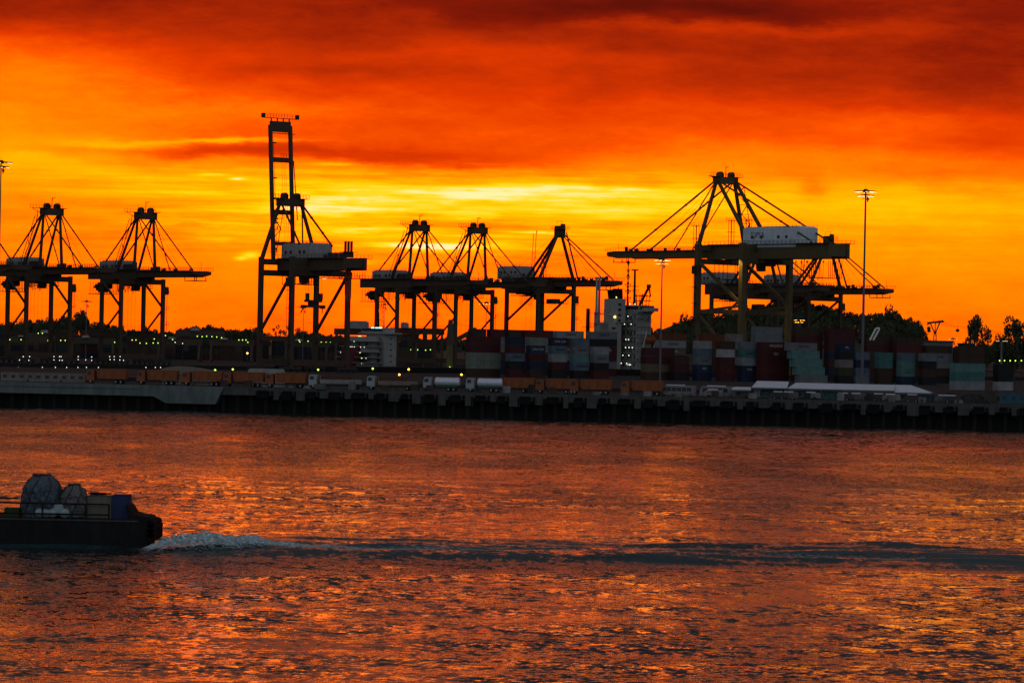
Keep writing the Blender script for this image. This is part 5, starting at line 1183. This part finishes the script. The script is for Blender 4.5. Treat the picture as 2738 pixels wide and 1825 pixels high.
def bag(px0, px1, ytop, seed, col, label, y0=2.2, name='bulk_bag', squash=1.0):
    x0, x1 = bp(px0, 1380)[0], bp(px1, 1380)[0]; zt = bp((px0 + px1) / 2, ytop)[1]; w = x1 - x0; H = zt - hz
    r = empty(name, ((x0 + x1) / 2, BY + y0, hz), 0, label=label, cat='bag' if name != 'sack' else 'sack')
    g = np.random.default_rng(seed); v = []; f = []; n, m = 84, 48
    ph = g.uniform(0, 6.28, 6)
    for i in range(m + 1):
        t = i / m
        for j in range(n):
            a = 2 * math.pi * j / n; e = .34
            k_ = 1 / (abs(math.cos(a)) ** 3 + abs(math.sin(a)) ** 3) ** (1 / 3)
            rr = (.47 * w) * (1 + .05 * math.sin(t * 3.1)) * (1 - max(0, t - .62) ** 2 * 3.4) * (.62 + .38 * k_)
            rr *= 1 + .07 * math.sin(a * 2 + ph[5] + t * 3) * t + .05 * math.sin(a * 3 + ph[0] + t * 5) + .04 * math.sin(a * 7 + ph[1] - t * 9) + .03 * math.sin(a * 13 + t * 17 + ph[2]) + .018 * math.sin(a * 23 - t * 31 + ph[0]) + .014 * math.sin(a * 9 + t * 47 + ph[3])
            if t > .98: rr *= .8
            z = H * (t - .03 * math.sin(a * 2 + ph[3])) * (1 if t < .99 else .985)
            v.append((rr * math.cos(a), rr * .9 * math.sin(a) * squash, z))
    for i in range(m):
        for j in range(n): j2 = (j + 1) % n; f.append((i*n + j, i*n + j2, (i+1)*n + j2, (i+1)*n + j))
    f.append(tuple(m * n + j for j in range(n)))
    b = MB(); b.v = v; b.f = f; b.build('bag_body', col, r, smooth=True)
    rp = MB()
    for q in range(7):
        a0 = 2 * math.pi * q / 7 + ph[4]; pts = []
        for i in range(0, m + 1, 4):
            j = int((a0 + .02 * i) / 6.2832 * n) % n; c = v[i * n + j]; pts.append((c[0] * 1.035, c[1] * 1.035, c[2] + .03))
        rp.path(pts, .05, 5)
    for i in (10, 20, 31): rp.path([(v[i * n + j % n][0] * 1.03, v[i * n + j % n][1] * 1.03, v[i * n + j % n][2] - .05 + .08 * math.sin(j)) for j in range(0, n + 1, 3)], .026, 4)
    top = (0, 0, H + .02)
    for q in range(6): a0 = q * 1.1 + ph[5]; rp.path([(.5 * w * .35 * math.cos(a0), .2 * math.sin(a0), H), (.25 * w * math.cos(a0 + .8), 0, H + .16), (.1 * math.cos(a0 + 2), 0, H + .1), (-.28 * w * math.cos(a0), .1, H + .02)], .05, 5)
    rp.build('lashing_rope', cable, r); return r
bagc = mat('bag_cloth', (.060, .082, .100), .85, .85, 2.6); bagc2 = mat('bag_cloth_pale', (.11, .108, .105), .85, .8, 2.8); sackc = mat('sack_white', (.30, .38, .38), .7, .3, 1.5)
bag(48, 156, 1274, 1, bagc, 'largest grey-blue bulk bag roped up on the barge deck')
bag(154, 224, 1300, 2, bagc2, 'smaller pale bulk bag between the largest bag and the tan crate', 2.0)
sk = MB()
for i in range(5): sk.ball((xr(105 + i * 16, 1370) + bx, BY + .8, hz + .42 + (.35 if i == 3 else 0)), .5, .4, .42 + (.15 if i == 3 else 0), 12, .05)
o = sk.build('sack_heap', sackc, smooth=True); tag(o, 'low white sack heap lying in front of the largest bulk bag', 'sacks')
def crate(px0, px1, ytop, col, label, y0=1.6):
    x0, x1 = bp(px0, 1380)[0], bp(px1, 1380)[0]; H = bp((px0 + px1) / 2, ytop)[1] - hz; r = empty('crate', (x0, BY + y0, hz), 0, label=label, cat='crate'); L = x1 - x0
    b = MB().box(.03, L - .03, .03, 2.2, .05, H - .03)
    b.build('panels', col, r); e = MB()
    for x in (0, L - .09):
        for y in (0, 2.14): e.box(x, x + .09, y, y + .09, 0, H)
    for z in (0, H * .5, H - .09): e.box(-.002, L + .002, -.002, .07, z, z + .09)
    e.build('frame', mat('crate_frame_' + ('blue' if 'blue' in label else 'tan'), tuple(c * .55 for c in ((.03, .045, .12) if 'blue' in label else (.13, .115, .08))), .7), r); return r
crate(226, 292, 1326, mat('crate_tan', (.125, .112, .078), .8, .35), 'tan boxy crate beside the smaller bulk bag')
crate(293, 338, 1324, mat('crate_blue', (.016, .024, .085), .7, .3), 'dark blue crate nearest the barge stern')
o = MB().ball((xr(252) + bx, BY + 2.2, bp(250, 1322)[1]), .9, .5, .12, 10, .25); o.tube((xr(262) + bx, BY + 2, bp(262, 1322)[1]), (xr(290) + bx, BY + 2, bp(290, 1322)[1]), .07, n=6); o = o.build('rope_coil', hullm); tag(o, 'dark rope heap lying on top of the tan crate', 'rope')
MB()
o = MB().box(xr(4), xr(44), 1.5, 3.0, hz, hz + .75).build('deck_box', mat('box_green', (.03, .05, .018), .8, .4)); o.location = (bx, BY, 0); tag(o, 'low dark green deck box at the left edge of the barge', 'box')

# low clutter on the quay
pl = []
for i in range(26):
    px = 600 + i * 82 + random.uniform(-25, 25); y0 = edge_y(GX(px, 1045, 830)) + random.uniform(2.0, 4.5); k = MB(); n = random.randint(1, 4)
    for j in range(n): z = j * .42; k.box(-.9 + random.uniform(-.1, .1), .9 + random.uniform(-.1, .1), -.6, .6, z + .14, z + .42); k.box(-.9, .9, -.6, -.45, z, z + .14); k.box(-.9, .9, .45, .6, z, z + .14)
    if random.random() < .5: k.box(-.6, .5, -.5, .5, n * .42, n * .42 + random.uniform(.3, .8))
    c = random.choice([cmat('grey'), cmat('pink-grey'), cmat('brown'), cmat('light grey'), cmat('black')]); o = k.build('pallet_stack', c); o.location = ((px - 1369) / F * y0, y0, QZ); o.rotation_euler.z = random.uniform(-.4, .4)
    tag(o, f'low pallet stack near the quay edge, {ordn(i + 1)} from left', 'pallets', 'pallet stacks along the quay edge')
for i, px in enumerate((20, 190, 420, 560, 760)): gantry(px, px + 120, 906 + (px - 400) * .015, px + 30, px + 50, 900 + (px - 400) * .015, 1500, f'dark low yard bridge crane before the tree row, {ordn(i + 1)} from left')
for o_ in [o for o in bpy.data.objects if o.get('lc') is not None]: del o_['lc']
